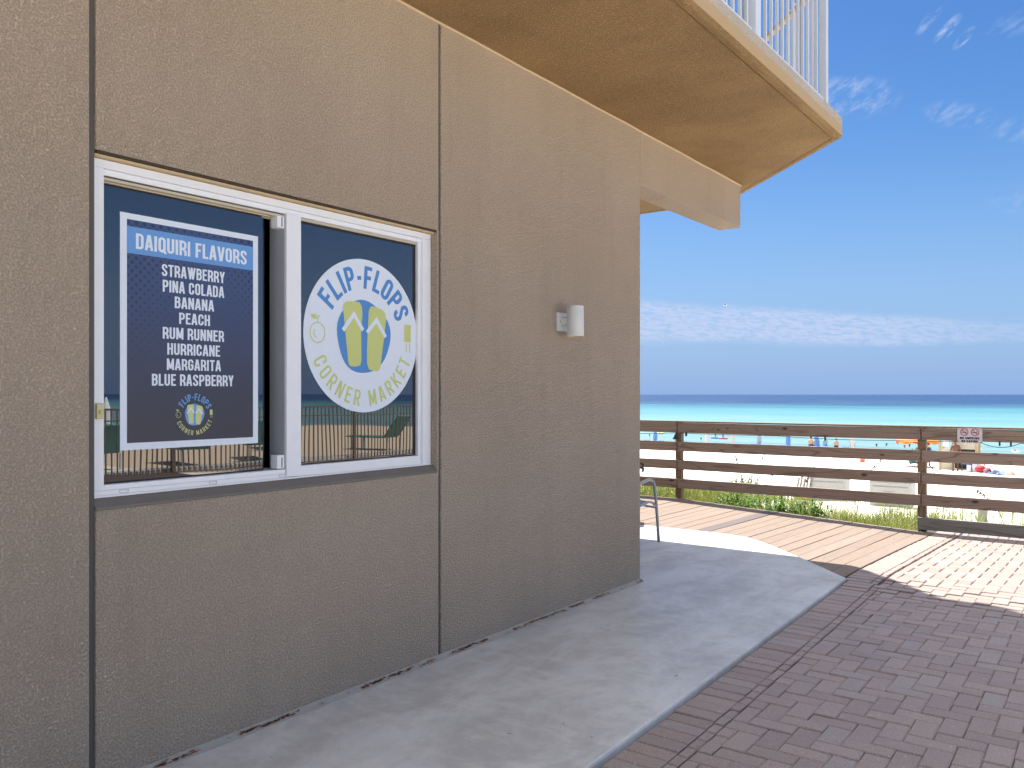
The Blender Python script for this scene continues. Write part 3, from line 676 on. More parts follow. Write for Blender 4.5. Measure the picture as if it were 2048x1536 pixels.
wpart(MB().box(-.018, -.003, 1.552, 3.440, 2.3735, 2.3835), 'lintel_shade', plain('painted_lintel_shade', (.06, .045, .03), .9, var=.4, scale=40), 0)  # dark strip stands in for the shade under the lintel
b = MB(); b.add([(-.046, 1.546, 1.0775), (0.004, 1.546, 1.047), (.004, 1.546, 1.036), (-.046, 1.546, 1.036), (-.046, 3.442, 1.0775), (.004, 3.442, 1.047), (.004, 3.442, 1.036), (-.046, 3.442, 1.036)],
                [(0, 1, 5, 4), (1, 2, 6, 5), (2, 3, 7, 6), (3, 0, 4, 7), (0, 3, 2, 1), (4, 5, 6, 7)])
wpart(b, 'sill', M['sill'])
wpart(MB().box(-.096, -.088, 1.600, 2.352, 1.125, 2.278), 'pane', M['glass'], 0)
wpart(MB().box(-.086, -.078, 2.537, 3.351, 1.136, 2.296), 'pane', M['glass'], 0)
b = MB(); b.box(-.12, -.0965, 1.60, 2.352, 2.279, 2.2995).box(-.083, -.0775, 2.537, 3.351, 2.284, 2.2955).box(-.083, -.0775, 3.328, 3.351, 1.14, 2.2835).box(-.083, -.0775, 2.537, 3.3275, 1.1345, 1.140).box(-.0885, -.0865, 1.602, 2.352, 1.1245, 1.130)
wpart(b, 'gasket', M['gasket'], 0)
wpart(MB().box(-.155, -.135, 2.375, 2.395, 1.125, 2.29), 'inner_stile', plain('dark_blue_stile', (.02, .025, .04), .4), 0)
for zz in (2.238, 1.128):                                                                   # corner blocks of the sliding sash
    bl = wpart(MB().box(-.10, XF - .006, 2.405, 2.4435, zz, zz + .055 + (.008 if zz < 2 else 0)), 'corner_block', M['white'])
    s_ = MB().box(XF - .0065, XF - .0045, 2.428, 2.432, zz + .006, zz + .05).build('slot', M['dark'], bl)
for yy in (1.66, 2.05, 2.41):
    wpart(MB().box(XF + .0005, XF + .0025, yy, yy + .035, 1.0895, 1.0905).box(XF + .0005, XF + .0025, yy, yy + .035, 1.1005, 1.1015).box(XF + .0005, XF + .0025, yy, yy + .001, 1.0906, 1.1004).box(XF + .0005, XF + .0025, yy + .034, yy + .035, 1.0906, 1.1004), 'drain_slot', M['mullgrey'], 0)
b = MB().box(XF + .001, XF + .014, 1.566, 1.594, 1.378, 1.436); lk = wpart(b, 'latch', M['lock'], .002)
kb = MB(); kb.ball((XF + .016, 1.580, 1.405), .006, .0075, .0075, 10, 6); kb.build('knob', M['lock'], lk, smooth=True)

# balcony railing
rail = bpy.data.objects.new('balcony_railing', None); C.objects.link(rail); rail.parent = bld; rail.location = (2, 0, 0)
def rpart(mb, name, mat=None): return mb.build(name, mat or M['alu'], rail)
RX = 1.165
bal_me = MB().box(-.0095, .0095, -.0095, .0095, ZF + .06, ZF + 1.05).mesh('baluster', M['alu'])
y = 6.60 - .112; n_ = 0
while y > 1.2:
    if not (abs(y - 5.12) < .085 or abs(y - 3.2) < .07):
        link('baluster', bal_me, rail, (RX, y, 0))
    y -= .112
for yy, w_ in ((6.675, .055), (5.12, .088), (3.2, .07), (1.2, .07)): rpart(MB().box(RX - w_ / 2, RX + w_ / 2, yy - w_ / 2, yy + w_ / 2, ZF + .001, ZF + 1.049), 'railing_post')
rpart(MB().box(RX - .02, RX + .02, 1.2, 6.62, ZF + .03, ZF + .0595), 'bottom_rail'); rpart(MB().box(RX - .03, RX + .03, 1.2, 6.70, ZF + 1.0505, ZF + 1.09), 'top_rail')
A_, B_ = Vector((RX - .02, 6.70, 0)), Vector((-.55, 8.42, 0)); dd = (B_ - A_); L_ = dd.length; dn_ = dd.normalized()
for i in range(1, int(L_ / .112)):
    p_ = A_ + dn_ * (i * .112)
    if abs(i * .112 - 1.2) < .06: rpart(MB().bar((p_.x, p_.y, ZF + .001), (p_.x, p_.y, ZF + 1.0), .06, .06), 'railing_post')
    else: link('baluster', bal_me, rail, (p_.x, p_.y, 0)).rotation_euler = (0, 0, R_(45))
for zz, nm in ((ZF + .045, 'bottom_rail'), (ZF + .99, 'top_rail')):
    rpart(MB().bar((A_.x, A_.y, zz), (B_.x, B_.y, zz), .05, .03), nm, M['tan_trim'] if zz > 4.3 else None)  # tan of the slanted top rail paints warm bounce light on white paint

# ---- things fixed to the wall and the window
L = empty('wall_lamp', (0.001, 4.70, 1.96), 'small white cylinder wall lamp beside the building corner', 'lamp')
MB().box(0, .016, -.066, .066, -.062, .062).build('back_plate', M['lampwhite'], L, bevel=.004)
b = MB(); b.tube([(.016, 0, .005), (.06, 0, .005)], .03, 16); b.build('arm', M['lampwhite'], L, smooth=False)
b = MB(); b.lathe([(.0, .103), (.053, .103), (.057, .100), (.057, .092), (.0563, .091), (.0563, .089), (.057, .088), (.057, -.092), (.0563, -.093), (.0563, -.095), (.057, -.096), (.057, -.102), (.051, -.102)], .112, 0, 0, 40)
b.build('shade', M['lampwhite'], L, smooth=True)
b = MB(); b.lathe([(.0505, -.1015), (.050, -.05), (0, -.05)], .112, 0, 0, 32); b.build('reflector', M['lampin'], L, smooth=True)
MB().ball((.018, -.04, 0), .003, .004, .004, 8, 6).build('screw', M['screw'], L)

def logo(par, cy, cz, k_, X, mblue, myel, mwhite, mtxt, on_dark=False, arcs=True):
    """round shop emblem: blue disc, a pair of flip-flops, arc lettering, a fruit and an ice pop. k_=1 for the big decal."""
    T = lambda y_, z_: (cy + (y_ - 2.968) * k_, cz + (z_ - 1.772) * k_)
    fn = lambda a, b_, li: (X + .0004 * li * k_ + .0006, a, b_)
    b = MB(); pts = []
    for i in range(40):
        t_ = 2 * PI * i / 40; rr_ = .186 * (1 + .025 * math.sin(3 * t_ + 1) + .018 * math.sin(5 * t_)); pts.append(T(2.966 + rr_ * math.cos(t_), 1.768 + rr_ * 1.01 * math.sin(t_)))
    disc(b, *T(2.966, 1.768), pts, X + .0008 * k_ + .0002); b.build('blue_disc', mblue, par)
    flops = [[(2.822, 1.905), (2.828, 1.928), (2.85, 1.940), (2.90, 1.944), (2.935, 1.941), (2.950, 1.92), (2.953, 1.88), (2.944, 1.80), (2.945, 1.70), (2.946, 1.645), (2.938, 1.62), (2.91, 1.612), (2.87, 1.613), (2.857, 1.63), (2.848, 1.70), (2.835, 1.80)],
             [(2.997, 1.902), (3.005, 1.922), (3.02, 1.93), (3.06, 1.926), (3.10, 1.914), (3.118, 1.895), (3.122, 1.865), (3.112, 1.80), (3.095, 1.70), (3.080, 1.61), (3.062, 1.592), (3.03, 1.594), (2.998, 1.600), (2.985, 1.63), (2.984, 1.70), (2.990, 1.80)]]
    for fl_ in flops:
        b = MB(); cc = (sum(p_[0] for p_ in fl_) / len(fl_), sum(p_[1] for p_ in fl_) / len(fl_)); disc(b, *T(*cc), [T(*p_) for p_ in fl_], X + .0016 * k_ + .0004); b.build('flip_flop', myel, par)
    for st in ([(2.820, 1.792), (2.894, 1.878), (2.956, 1.800)], [(2.984, 1.790), (3.051, 1.860), (3.118, 1.774)]):
        b = MB(); strokes(b, [([T(*p_) for p_ in st], False)], .022 * k_, lambda a, b_, li: (X + .0024 * k_ + .0006, a, b_)); b.build('strap', mwhite, par)
    b = MB(); text_arc(b, 'FLIP-FLOPS', cy, cz, .243 * k_, .118 * k_, 150, 22, fn, w=.46, t=.165, gap=.2, xs=1.12); b.build('lettering', mblue, par)
    for on_ in ((0, 6), (7, 13)): b = MB(); text_arc(b, 'CORNER MARKET', cy, cz, .362 * k_, .082 * k_, 202, 340, fn, inside=True, w=.46, t=.13, gap=.3, xs=1.1, only=on_); b.build('lettering', mtxt, par)
    b = MB(); fr = [T(2.660 + .046 * math.cos(t_) * (1 if abs(math.sin(t_)) < .8 else .95), 1.771 + .05 * math.sin(t_)) for t_ in [2 * PI * i / 20 for i in range(20)]]
    strokes(b, [(fr, True), ([T(2.640, 1.785), T(2.637, 1.765), T(2.650, 1.745)], False), ([T(2.660, 1.822), T(2.660, 1.842), T(2.672, 1.856)], False)], .006 * k_, fn)
    disc(b, *T(2.640, 1.848), [T(2.640 + a, 1.848 + c_) for a, c_ in ((.018, -.006), (.012, .010), (-.006, .012), (-.024, .010), (-.014, -.006), (.004, -.014))], X + .001); b.build('fruit_outline', mtxt, par)
    b = MB(); strokes(b, [([T(3.290, 1.757), T(3.290, 1.850)], False)], .044 * k_, fn); strokes(b, [([T(3.277, 1.702), T(3.277, 1.752)], False), ([T(3.303, 1.700), T(3.303, 1.752)], False), ([T(3.262, 1.757), T(3.262, 1.85)], False)], .006 * k_, fn)
    b.build('ice_pop', mtxt, par)
XD = -.076
D_ = empty('window_decal', (0, 0, 0), 'round white decal with a pair of flip-flops on the right window pane', 'decal')
b = MB(); cpts = [(2.968 + .394 * math.cos(2 * PI * i / 96), 1.772 + .394 * math.sin(2 * PI * i / 96)) for i in range(96)]
b.add([(XD, y_, z_) for y_, z_ in cpts] + [(XD - .0012, y_, z_) for y_, z_ in cpts], [tuple(range(96))] + [(i, (i + 1) % 96, 96 + (i + 1) % 96, 96 + i) for i in range(96)])
b.build('white_disc', M['dwhite'], D_); logo(D_, 2.968, 1.772, 1.0, XD, M['lblue'], M['lyel'], M['dwhite'], M['lyel'])
XP = -.086
Po = empty('menu_poster', (0, 0, 0), 'navy poster listing daiquiri flavors stuck on the left window pane', 'poster')
def prect(name, y0, y1, z0, z1, dx, mat): return MB().box(XP - .001, XP + dx, y0, y1, z0, z1).build(name, mat, Po)
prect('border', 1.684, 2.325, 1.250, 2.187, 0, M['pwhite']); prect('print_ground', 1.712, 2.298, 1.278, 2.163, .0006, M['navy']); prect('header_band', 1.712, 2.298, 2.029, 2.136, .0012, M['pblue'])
pf = lambda a, b_, li: (XP + .0016 + .0003 * li, a, b_)
rows = [('DAIQUIRI FLAVORS', 1.748, 2.264, 2.050, 2.112), ('STRAWBERRY', 1.858, 2.151, 1.955, 2.004), ('PINA COLADA', 1.862, 2.148, 1.891, 1.940), ('BANANA', 1.915, 2.098, 1.828, 1.876),
        ('PEACH', 1.935, 2.079, 1.764, 1.811), ('RUM RUNNER', 1.862, 2.147, 1.699, 1.747), ('HURRICANE', 1.882, 2.128, 1.634, 1.682), ('MARGARITA', 1.880, 2.132, 1.571, 1.618), ('BLUE RASPBERRY', 1.815, 2.195, 1.506, 1.554)]
for tx_, a, c_, d_, e_ in rows:
    b = MB(); text_line(b, tx_, a, c_, d_, e_, pf); b.build('lettering', M['pwhite'], Po)
lg = bpy.data.objects.new('logo', None); C.objects.link(lg); lg.parent = Po
logo(lg, 2.007, 1.386, .245, XP + .0008, M['pblue'], M['lyel2'], M['pwhite'], M['lyel2'])

# ================================================================ DECK FENCE
PX = [-8.43, -5.25, -2.055, 1.103, 4.28, 7.0]
fence = empty('deck_fence', (0, 10.85, 0), 'brown weathered board fence between the deck and the beach', 'fence')
def fl(mb, name, mat, bevel=.003): return mb.build(name, mat, fence, bevel=bevel, seg=1)
for i, px in enumerate(PX):
    zb = min(hd(px, 10.86), hp(px, 10.86) if px > 1 else 0)
    fl(MB().box(px - .045, px + .045, .021, .111, -.55, 1.072), 'post', M['post'])
RZ = [(.930, 1.071), (.669, .803), (.408, .540), (.143, .276)]
for i in range(len(PX) - 1):
    a, c_ = PX[i] + .006, PX[i + 1] - .006
    for j, (z0, z1) in enumerate(RZ):
        e1, e2 = random.uniform(-.006, .006), random.uniform(-.006, .006); bb = MB(); n_ = 7; vs = []
        for k_ in range(n_ + 1):
            f = k_ / n_; X_ = a + (c_ - a) * f - (a + c_) / 2; sg = -.004 * math.sin(PI * f) * random.uniform(.2, 1) + e1 * .5 * (1 - f) + e2 * .5 * f
            vs += [(X_, -.018, z0 + sg), (X_, .019, z0 + sg), (X_, .019, z1 + sg), (X_, -.018, z1 + sg)]
        fs = [(0, 1, 2, 3), tuple(4 * n_ + x_ for x_ in (3, 2, 1, 0))]
        for k_ in range(n_):
            q_ = 4 * k_; fs += [(q_ + x_, q_ + (x_ + 1) % 4 + 0, q_ + 4 + (x_ + 1) % 4, q_ + 4 + x_) for x_ in range(4)]
            fs[-4:] = [f_[::-1] for f_ in fs[-4:]]
        bb.add(vs, fs); o = bb.build('rail_board', M['rail'], fence, bevel=.003, seg=1); o.location = ((a + c_) / 2, 0, 0)
    o = MB().box(a - (a + c_) / 2, c_ - (a + c_) / 2, -.028, .062, 1.0735, 1.096).build('cap_board', M['post'], fence, bevel=.004, seg=1); o.location = ((a + c_) / 2, 0, 0)
    if i >= 3:
        o = MB().box(a - .045 - (a + c_) / 2, c_ - (a + c_) / 2, -.018, .019, -.142, .004).build('base_board', M['railgrey'], fence, bevel=.003, seg=1); o.location = ((a + c_) / 2, 0, 0)
for i, px in enumerate(PX[1:4]):                                       # screws at the joints
    for z0, z1 in RZ:
        for dx in (-.022, .024):
            for zz in (z0 + .03, z1 - .03):
                fl(MB().lathe([(0, 0), (.0055, 0), (.0055, .003)], 0, 0, 0, 8), 'screw', M['screw'], 0).matrix_local = Matrix.Translation((px + dx + random.uniform(-.006, .006), -.0195, zz + random.uniform(-.008, .008))) @ Matrix.Rotation(R_(-90), 4, 'X')

# no smoking sign
sg = empty('no_smoking_sign', (1.618, 10.825, .995), 'small white no smoking no vaping sign screwed to the top fence rail', 'sign')
MB().box(-.128, .128, -.004, 0, -.0865, .0865).build('plate', M['signw'], sg, bevel=.003)
sf = lambda a, b_, li: (a, -.0050 - .0003 * li, b_)
def ring(cx, cz, r, t_): 
    b = MB(); strokes(b, [([(cx + r * math.cos(2 * PI * i / 28), cz + r * math.sin(2 * PI * i / 28)) for i in range(28)], True), ([(cx - r * .7, cz + r * .7), (cx + r * .7, cz - r * .7)], False)], t_, lambda a, b_, li: (a, -.0064 - .0003 * li, b_)); return b
for cx in (-.055, .055):
    ring(cx, .040, .0385, .0075).build('prohibition_ring', M['red'], sg)
    b = MB(); strokes(b, [([(cx - .028, .036), (cx + .024, .036)], False)], .0075, sf); strokes(b, [([(cx + .012, .046), (cx + .020, .053), (cx + .014, .060)], False)], .003, sf); b.build('cigarette', M['ink'], sg)
b = MB(); text_line(b, 'NO SMOKING', -.100, .100, -.042, -.016, sf, w=.62, t=.25, gap=.12); b.build('lettering', M['ink'], sg)
b = MB(); text_line(b, 'NO VAPING', -.084, .084, -.078, -.052, sf, w=.62, t=.25, gap=.12); b.build('lettering', M['ink'], sg)
for cx, cz in ((-.115, .074), (.115, .074), (-.115, -.074), (.115, -.074)): MB().box(cx - .004, cx + .004, -.006, -.0045, cz - .004, cz + .004).build('screw', M['screw'], sg)

# string lights under the top rail
def sag(p0, p1, s_, n=12): return [(p0[0] + (p1[0] - p0[0]) * i / n, 10.80, p0[1] + (p1[1] - p0[1]) * i / n - s_ * 4 * (i / n) * (1 - i / n)) for i in range(n + 1)]
SL = empty('string_lights', (0, 0, 0), 'black cable with lamp holders slung along the top fence rail', 'light string')
for p0, p1, s_ in (((-5.2, .95), (-2.06, .925), .05), ((-2.06, .925), (-.62, .925), .004), ((-.62, .925), (1.10, .925), .02), ((1.10, .925), (1.50, .93), .012), ((1.74, .918), (2.12, .925), .05), ((2.12, .925), (4.28, .92), .05)):
    MB().tube(sag(p0, p1, s_), .004, 6).build('cable', M['cable'], SL)
for X_, z_, r_ in ((-1.90, .915, .016), (-.0, .915, .012), (1.92, .920, .010), (2.03, .920, .010), (3.2, .915, .012)):
    MB().lathe([(0, .02), (r_ * .8, .02), (r_, 0), (r_ * .95, -.03), (0, -.035)], X_, 10.80, z_, 12).build('lamp_holder', M['dark'], SL, smooth=False)
pl = empty('post_light', (-2.055, 10.845, .86), 'small black cone light under the top rail on the left post', 'lamp')
MB().lathe([(0, .055), (.012, .055), (.016, .04), (.048, -.022), (.045, -.024), (0, -.018)], 0, -.05, 0, 20).build('hood', M['dark'], pl)
MB().ball((-.01, -.05, -.022), .022, .022, .010, 12, 8).build('lens', M['signw'], pl, smooth=True)

# ================================================================ SLING CHAIR behind the corner
ch = empty('patio_chair', (-1.03, 7.36, 0), 'metal patio chair with blue sling seat standing behind the building corner', 'chair', rz=R_(68))
for i, sy in enumerate((-.27, .27)):
    b = MB(); b.tube([(.27, sy, 0.004), (.255, sy, .20), (.235, sy, .40), (.215, sy, .56), (.20, sy, .602), (.165, sy, .628), (.12, sy, .622), (-.02, sy, .575), (-.16, sy, .55)], .0155, 12); b.build('leg', M['steel'], ch, smooth=True)
    b = MB(); b.tube([(-.33, sy, .004), (-.27, sy, .2), (-.17, sy, .40), (-.16, sy, .55)], .0145, 12); b.build('leg', M['steel'], ch, smooth=True)
    b = MB(); b.tube([(.232, sy, .352), (.20, sy * .96, .392), (.15, sy * .95, .402), (.05, sy * .95, .372), (-.12, sy * .95, .34), (-.17, sy * .95, .40), (-.24, sy * .95, .62), (-.34, sy * .95, .90)], .013, 10); b.build('side_rail', M['steel'], ch, smooth=True)
b = MB(); b.tube([(.236, -.27, .342), (.236, .27, .342)], .012, 10); b.build('crossbar', M['steel'], ch)
b = MB(); b.tube([(-.17, -.27, .40), (-.17, .27, .40)], .011, 10); b.build('crossbar', M['steel'], ch)
prof = [(.19, .40), (.15, .41), (.05, .378), (-.12, .345), (-.17, .405), (-.24, .625), (-.34, .905)]
b = MB(); vs = []
for x_, z_ in prof: vs += [(x_, -.25, z_), (x_, .25, z_)]
vs += [(a, c_, d_ - .004) for a, c_, d_ in vs]; n_ = len(prof) * 2
fs = [(2 * i, 2 * i + 1, 2 * i + 3, 2 * i + 2) for i in range(len(prof) - 1)] + [(n_ + 2 * i + 2, n_ + 2 * i + 3, n_ + 2 * i + 1, n_ + 2 * i) for i in range(len(prof) - 1)]
b.add(vs, fs); b.build('sling', M['sling'], ch)
t2 = empty('lounge_chair', (-1.67, 8.45, 0), 'dark padded lounge chair further back behind the building corner', 'chair', rz=R_(27.8))
for sy in (-.28, .28):
    b = MB(); b.tube([(.28, sy, .60), (.29, sy, .635), (.24, sy, .66), (.10, sy, .665), (-.3, sy, .62)], .016, 8); b.tube([(-.02, sy, .655), (.02, sy, .004)], .014, 8); b.tube([(-.3, sy, .62), (-.4, sy, .004)], .014, 8); b.build('side_frame', M['dark'], t2, smooth=True)
MB().box(-.35, .2, -.26, .26, .36, .42).build('seat', M['sling'], t2, bevel=.02); MB().box(-.42, -.36, -.26, .26, .40, .98).build('backrest', M['sling'], t2, bevel=.02)

# ================================================================ DUNE PLANTS
def blades(region, n, h0, h1, w_, lean=.35, seed=1, dens=None):
    rnd_ = random.Random(seed); b = MB(); V, F = [], []
    clumps = [(rnd_.uniform(region[0], region[1]), rnd_.uniform(region[2], region[3])) for _ in range(max(8, n // 45))]
    k_ = 0
    while k_ < n:
        if rnd_.random() < .7: cx, cy = rnd_.choice(clumps); x = rnd_.gauss(cx, .11); y = rnd_.gauss(cy, .11)
        else: x, y = rnd_.uniform(region[0], region[1]), rnd_.uniform(region[2], region[3])
        if dens and rnd_.random() > dens(x, y): k_ += .3; continue
        if not (region[0] - .2 < x < region[1] + .2 and y > 10.99): continue
        z = ghz(x, y) - .02; h = rnd_.uniform(h0, h1); an = rnd_.uniform(0, 2 * PI); ln = abs(rnd_.gauss(0, lean)) * h
        dx, dy = math.cos(an) * ln, math.sin(an) * ln; t_ = rnd_.uniform(0, PI); wx_, wy_ = math.cos(t_) * w_, math.sin(t_) * w_; o = len(V)
        V += [(x - wx_, y - wy_, z), (x + wx_, y + wy_, z), (x + dx * .35 + wx_ * .7, y + dy * .35 + wy_ * .7, z + h * .6), (x + dx * .35 - wx_ * .7, y + dy * .35 - wy_ * .7, z + h * .6), (x + dx, y + dy, z + h * .97)]
        F += [(o, o + 1, o + 2, o + 3), (o + 3, o + 2, o + 4)]; k_ += 1
    b.add(V, F); return b
o = blades((-6.5, .95, 10.99, 13.6), 30000, .06, .24, .0050, .7, seed=3, dens=lambda x, y: (1 if y < 12.4 + .5 * math.sin(x * 2.1) else .3) * (.55 if -1.4 < x < -.1 else 1)).build('dune_grass', M['grass']); o['kind'] = 'stuff'; o['label'] = 'green dune grass growing beyond the deck edge'
o = blades((-6.5, .95, 11.0, 13.6), 2600, .25, .42, .0036, .5, seed=4).build('tall_grass', M['grass']); o['kind'] = 'stuff'; o['label'] = 'taller loose grass blades standing above the dune grass'
o = blades((.9, 10, 11.5, 17), 6500, .10, .42, .0042, .35, seed=5, dens=lambda x, y: .9 if y < 13 else .35).build('sparse_grass', M['grass']); o['kind'] = 'stuff'; o['label'] = 'sparse grass on the white sand right of the post'
o = blades((-6, .9, 13.6, 17), 2200, .1, .3, .0042, .4, seed=8).build('far_grass', M['grass']); o['kind'] = 'stuff'; o['label'] = 'thin grass running down to the open sand'
b = blades((1.3, 7.5, 10.99, 11.3), 420, .03, .09, .004, .8, seed=9); o = b.build('joint_weeds', M['grass']); o['kind'] = 'stuff'; o.location = (0, 0, .16)
def shrub(x, y, r, h, seed, label):
    rnd_ = random.Random(seed); z0 = ghz(x, y)
    e = empty('leafy_shrub', (x, y, z0 - .02), label, 'shrub', 'leafy shrubs beyond the deck')
    st = MB(); V, F = [], []
    for s_ in range(60):
        an = rnd_.uniform(0, 2 * PI); rr_ = r * math.sqrt(rnd_.random()); bx_, by_ = math.cos(an) * rr_ * .5, math.sin(an) * rr_ * .5
        tx_, ty_ = math.cos(an) * rr_, math.sin(an) * rr_; hh = h * rnd_.uniform(.45, 1) * (1 - .4 * rr_ / r)
        st.tube([(bx_, by_, 0), ((bx_ + tx_) / 2, (by_ + ty_) / 2, hh * .55), (tx_, ty_, hh)], [.004, .003, .0015], 4)
        for q_ in range(26):
            f = rnd_.uniform(.1, 1); lx, ly_, lz = bx_ + (tx_ - bx_) * f, by_ + (ty_ - by_) * f, hh * f; a2 = rnd_.uniform(0, 2 * PI); el2 = rnd_.uniform(-.3, .9); ll = rnd_.uniform(.03, .065)
            d = Vector((math.cos(a2) * math.cos(el2), math.sin(a2) * math.cos(el2), math.sin(el2))); w2 = d.cross(Vector((0, 0, 1))).normalized() * ll * .3; p_ = Vector((lx, ly_, lz)); o_ = len(V)
            V += [tuple(p_), tuple(p_ + d * ll * .5 + w2), tuple(p_ + d * ll), tuple(p_ + d * ll * .5 - w2)]; F += [(o_, o_ + 1, o_ + 2, o_ + 3)]
    st.build('stem', M['grass'], e); lf = MB(); lf.add(V, F); lf.build('foliage', M['leaf'], e, kind='stuff')
shrub(-.90, 11.55, .42, .56, 1, 'leafy green shrub directly beyond the deck edge, middle of the fence bay')
shrub(-1.50, 11.7, .34, .44, 2, 'low leafy shrub in the grass a step right of the left fence post')
shrub(-.42, 11.55, .32, .52, 3, 'broad green shrub at the right end of the leafy patch before the white box')
shrub(-2.0, 13.2, .30, .50, 4, 'yellow green shrub rising between the two lower boards near the left post')
def oat(x, y, h, lean, az_, seed, label):
    rnd_ = random.Random(seed); z0 = ghz(x, y); e = empty('sea_oat', (x, y, z0 - .02), label, 'sea oats', 'sea oat stalks on the dune')
    pts = []; dx, dy = math.cos(az_) * lean, math.sin(az_) * lean
    for i in range(9): f = i / 8; pts.append((dx * f * f, dy * f * f, h * (f - .12 * f * f * f * (lean / .3))))
    MB().tube(pts, [.0060 - .003 * i / 8 for i in range(9)], 5).build('stalk', M['oat'], e)
    b = MB(); V, F = [], []
    for q_ in range(34):
        f = 1 - .36 * rnd_.random() ** 1.2; i = min(7, int(f * 8)); a = Vector(pts[i]).lerp(Vector(pts[i + 1]), f * 8 - i); d = Vector((rnd_.gauss(0, .4), rnd_.gauss(0, .4), -.6 + rnd_.uniform(-.3, .5))).normalized(); w2 = Vector((rnd_.gauss(0, 1), rnd_.gauss(0, 1), 0)).normalized() * .011; ll = .058
        o_ = len(V); V += [tuple(a), tuple(a + d * ll * .5 + w2), tuple(a + d * ll), tuple(a + d * ll * .5 - w2)]; F += [(o_, o_ + 1, o_ + 2, o_ + 3)]
    b.add(V, F); b.build('seed_head', M['oat'], e, kind='stuff')
for a in [(-4.35, 13.6, .86, .25, 2.6, 1, 'sea oat stalk seen just right of the building corner'), (-2.35, 14.6, 1.02, .22, .4, 2, 'sea oat stalk whose head shows above the third fence board, right of the left post'),
          (-2.0, 13.2, .80, .28, 2.4, 3, 'pale sea oat stalk leaning left over the leafy shrubs'), (-1.0, 13.0, .78, .22, .2, 4, 'reddish sea oat stalk left of the wooden stakes'),
          (-1.15, 12.6, .74, .30, 3.0, 5, 'drooping sea oat stalk standing in front of the wooden stakes'), (-.10, 12.7, 1.25, .50, .9, 6, 'tall thin sea oat stalk leaning right between the two white boxes'),
          (1.75, 13.0, .72, .34, 3.0, 7, 'brown sea oat head lying level just right of the right fence post'), (2.12, 12.9, .92, .05, .5, 8, 'upright brown sea oat below the no smoking sign'),
          (.95, 13.4, 1.35, .40, 3.0, 9, 'sea oat with its head beside the top of the right fence post')]: oat(*a)
# rope line on short posts
rp = empty('rope_post', (1.22, 15.1, ghz(1.22, 15.1) - .05), 'short round weathered post in the sand carrying a thin rope', 'post')
MB().tube([(0, 0, 0), (.0, 0, .2), (.01, 0, .42)], [.075, .07, .065], 12).build('timber', M['railgrey'], rp)
b = MB(); zt = ghz(1.22, 15.1) + .33; rpts = [(-2.4, 14.6, zt - .04)] + [(-2.4 + 3.62 * i / 10, 14.6 + .5 * i / 10, zt - .04 - .16 * 4 * i / 10 * (1 - i / 10)) for i in range(1, 10)] + [(1.22, 15.03, zt)] + [(1.22 + 3.4 * i / 10, 15.03 - .2 * i / 10, zt - .2 * 4 * i / 10 * (1 - i / 10)) for i in range(1, 11)]
o = b.tube(rpts, .007, 6).build('rope', M['railgrey']); o['label'] = 'thin sagging rope strung over the sand behind the fence'; o['category'] = 'rope'
for x, y in ((2.05, 14.4), (3.4, 14.2), (4.62, 14.8)):
    o = MB().tube([(x, y, ghz(x, y) - .05), (x, y, ghz(x, y) + .62)], .010, 6).build('rope_stake', M['railgrey']); o['category'] = 'stake'; o['group'] = 'thin stakes along the rope'
    o['label'] = {2.05: 'thin stake at the rope, just right of the fence post', 3.4: 'thin rope stake right of the short round post', 4.62: 'rope stake at the right edge of the picture'}[x]

# ================================================================ BEACH PROPS
def col(name, c_, rough=.7): 
    if name not in M: M[name] = plain(name, c_, rough, var=.08, scale=12)
    return M[name]
def box_store(x, y, w, d, h, rz, label):
    z = ghz(x, y); e = empty('storage_box', (x, y, z - .02), label, 'box', rz=rz)
    MB().box(-w / 2, w / 2, 0, d, 0, h).build('case', col('pale_grey_box', (.40, .40, .38)), e, bevel=.02)
    MB().box(-w / 2 - .015, w / 2 + .015, -.015, d + .015, h + .001, h + .05).build('lid', col('pale_grey_lid', (.48, .48, .46)), e, bevel=.012)
    MB().box(-w / 2 + .06, w / 2 - .06, -.008, -.001, h - .10, h - .085).build('seam', col('grey_seam', (.25, .25, .25)), e); return e
box_store(-1.83, 17.4, .70, .55, .50, R_(6), 'pale grey storage box on the sand left of the right post')
e = box_store(-.55, 16.95, .74, .55, .48, R_(3), 'pale grey storage box with dark blue oval, next to the right fence post')
b = MB(); b.lathe([(0, 0), (.16, 0), (.16, .02), (0, .02)], 0, 0, 0, 24); o = b.build('oval_emblem', col('navy_plastic', (.03, .05, .14)), e); o.matrix_local = Matrix.Translation((-.03, -.01, .20)) @ Matrix.Rotation(R_(90), 4, 'X') @ Matrix.Diagonal((1, .5, 1, 1))
sk = empty('stake_bundle', (-2.33, 17.3, ghz(-2.33, 17.3)), 'bundle of wooden stakes with orange bases left of the first storage box', 'stakes')
for i in range(5): MB().bar((-.13 + i * .065, 0, 0), (-.06 + i * .062, .05, .46 + .03 * (i % 2)), .034, .034).build('stake', M['railgrey'], sk)
MB().box(-.16, .17, -.05, .06, 0, .20).build('crate', col('orange_crate', (.48, .20, .05)), sk, bevel=.01)

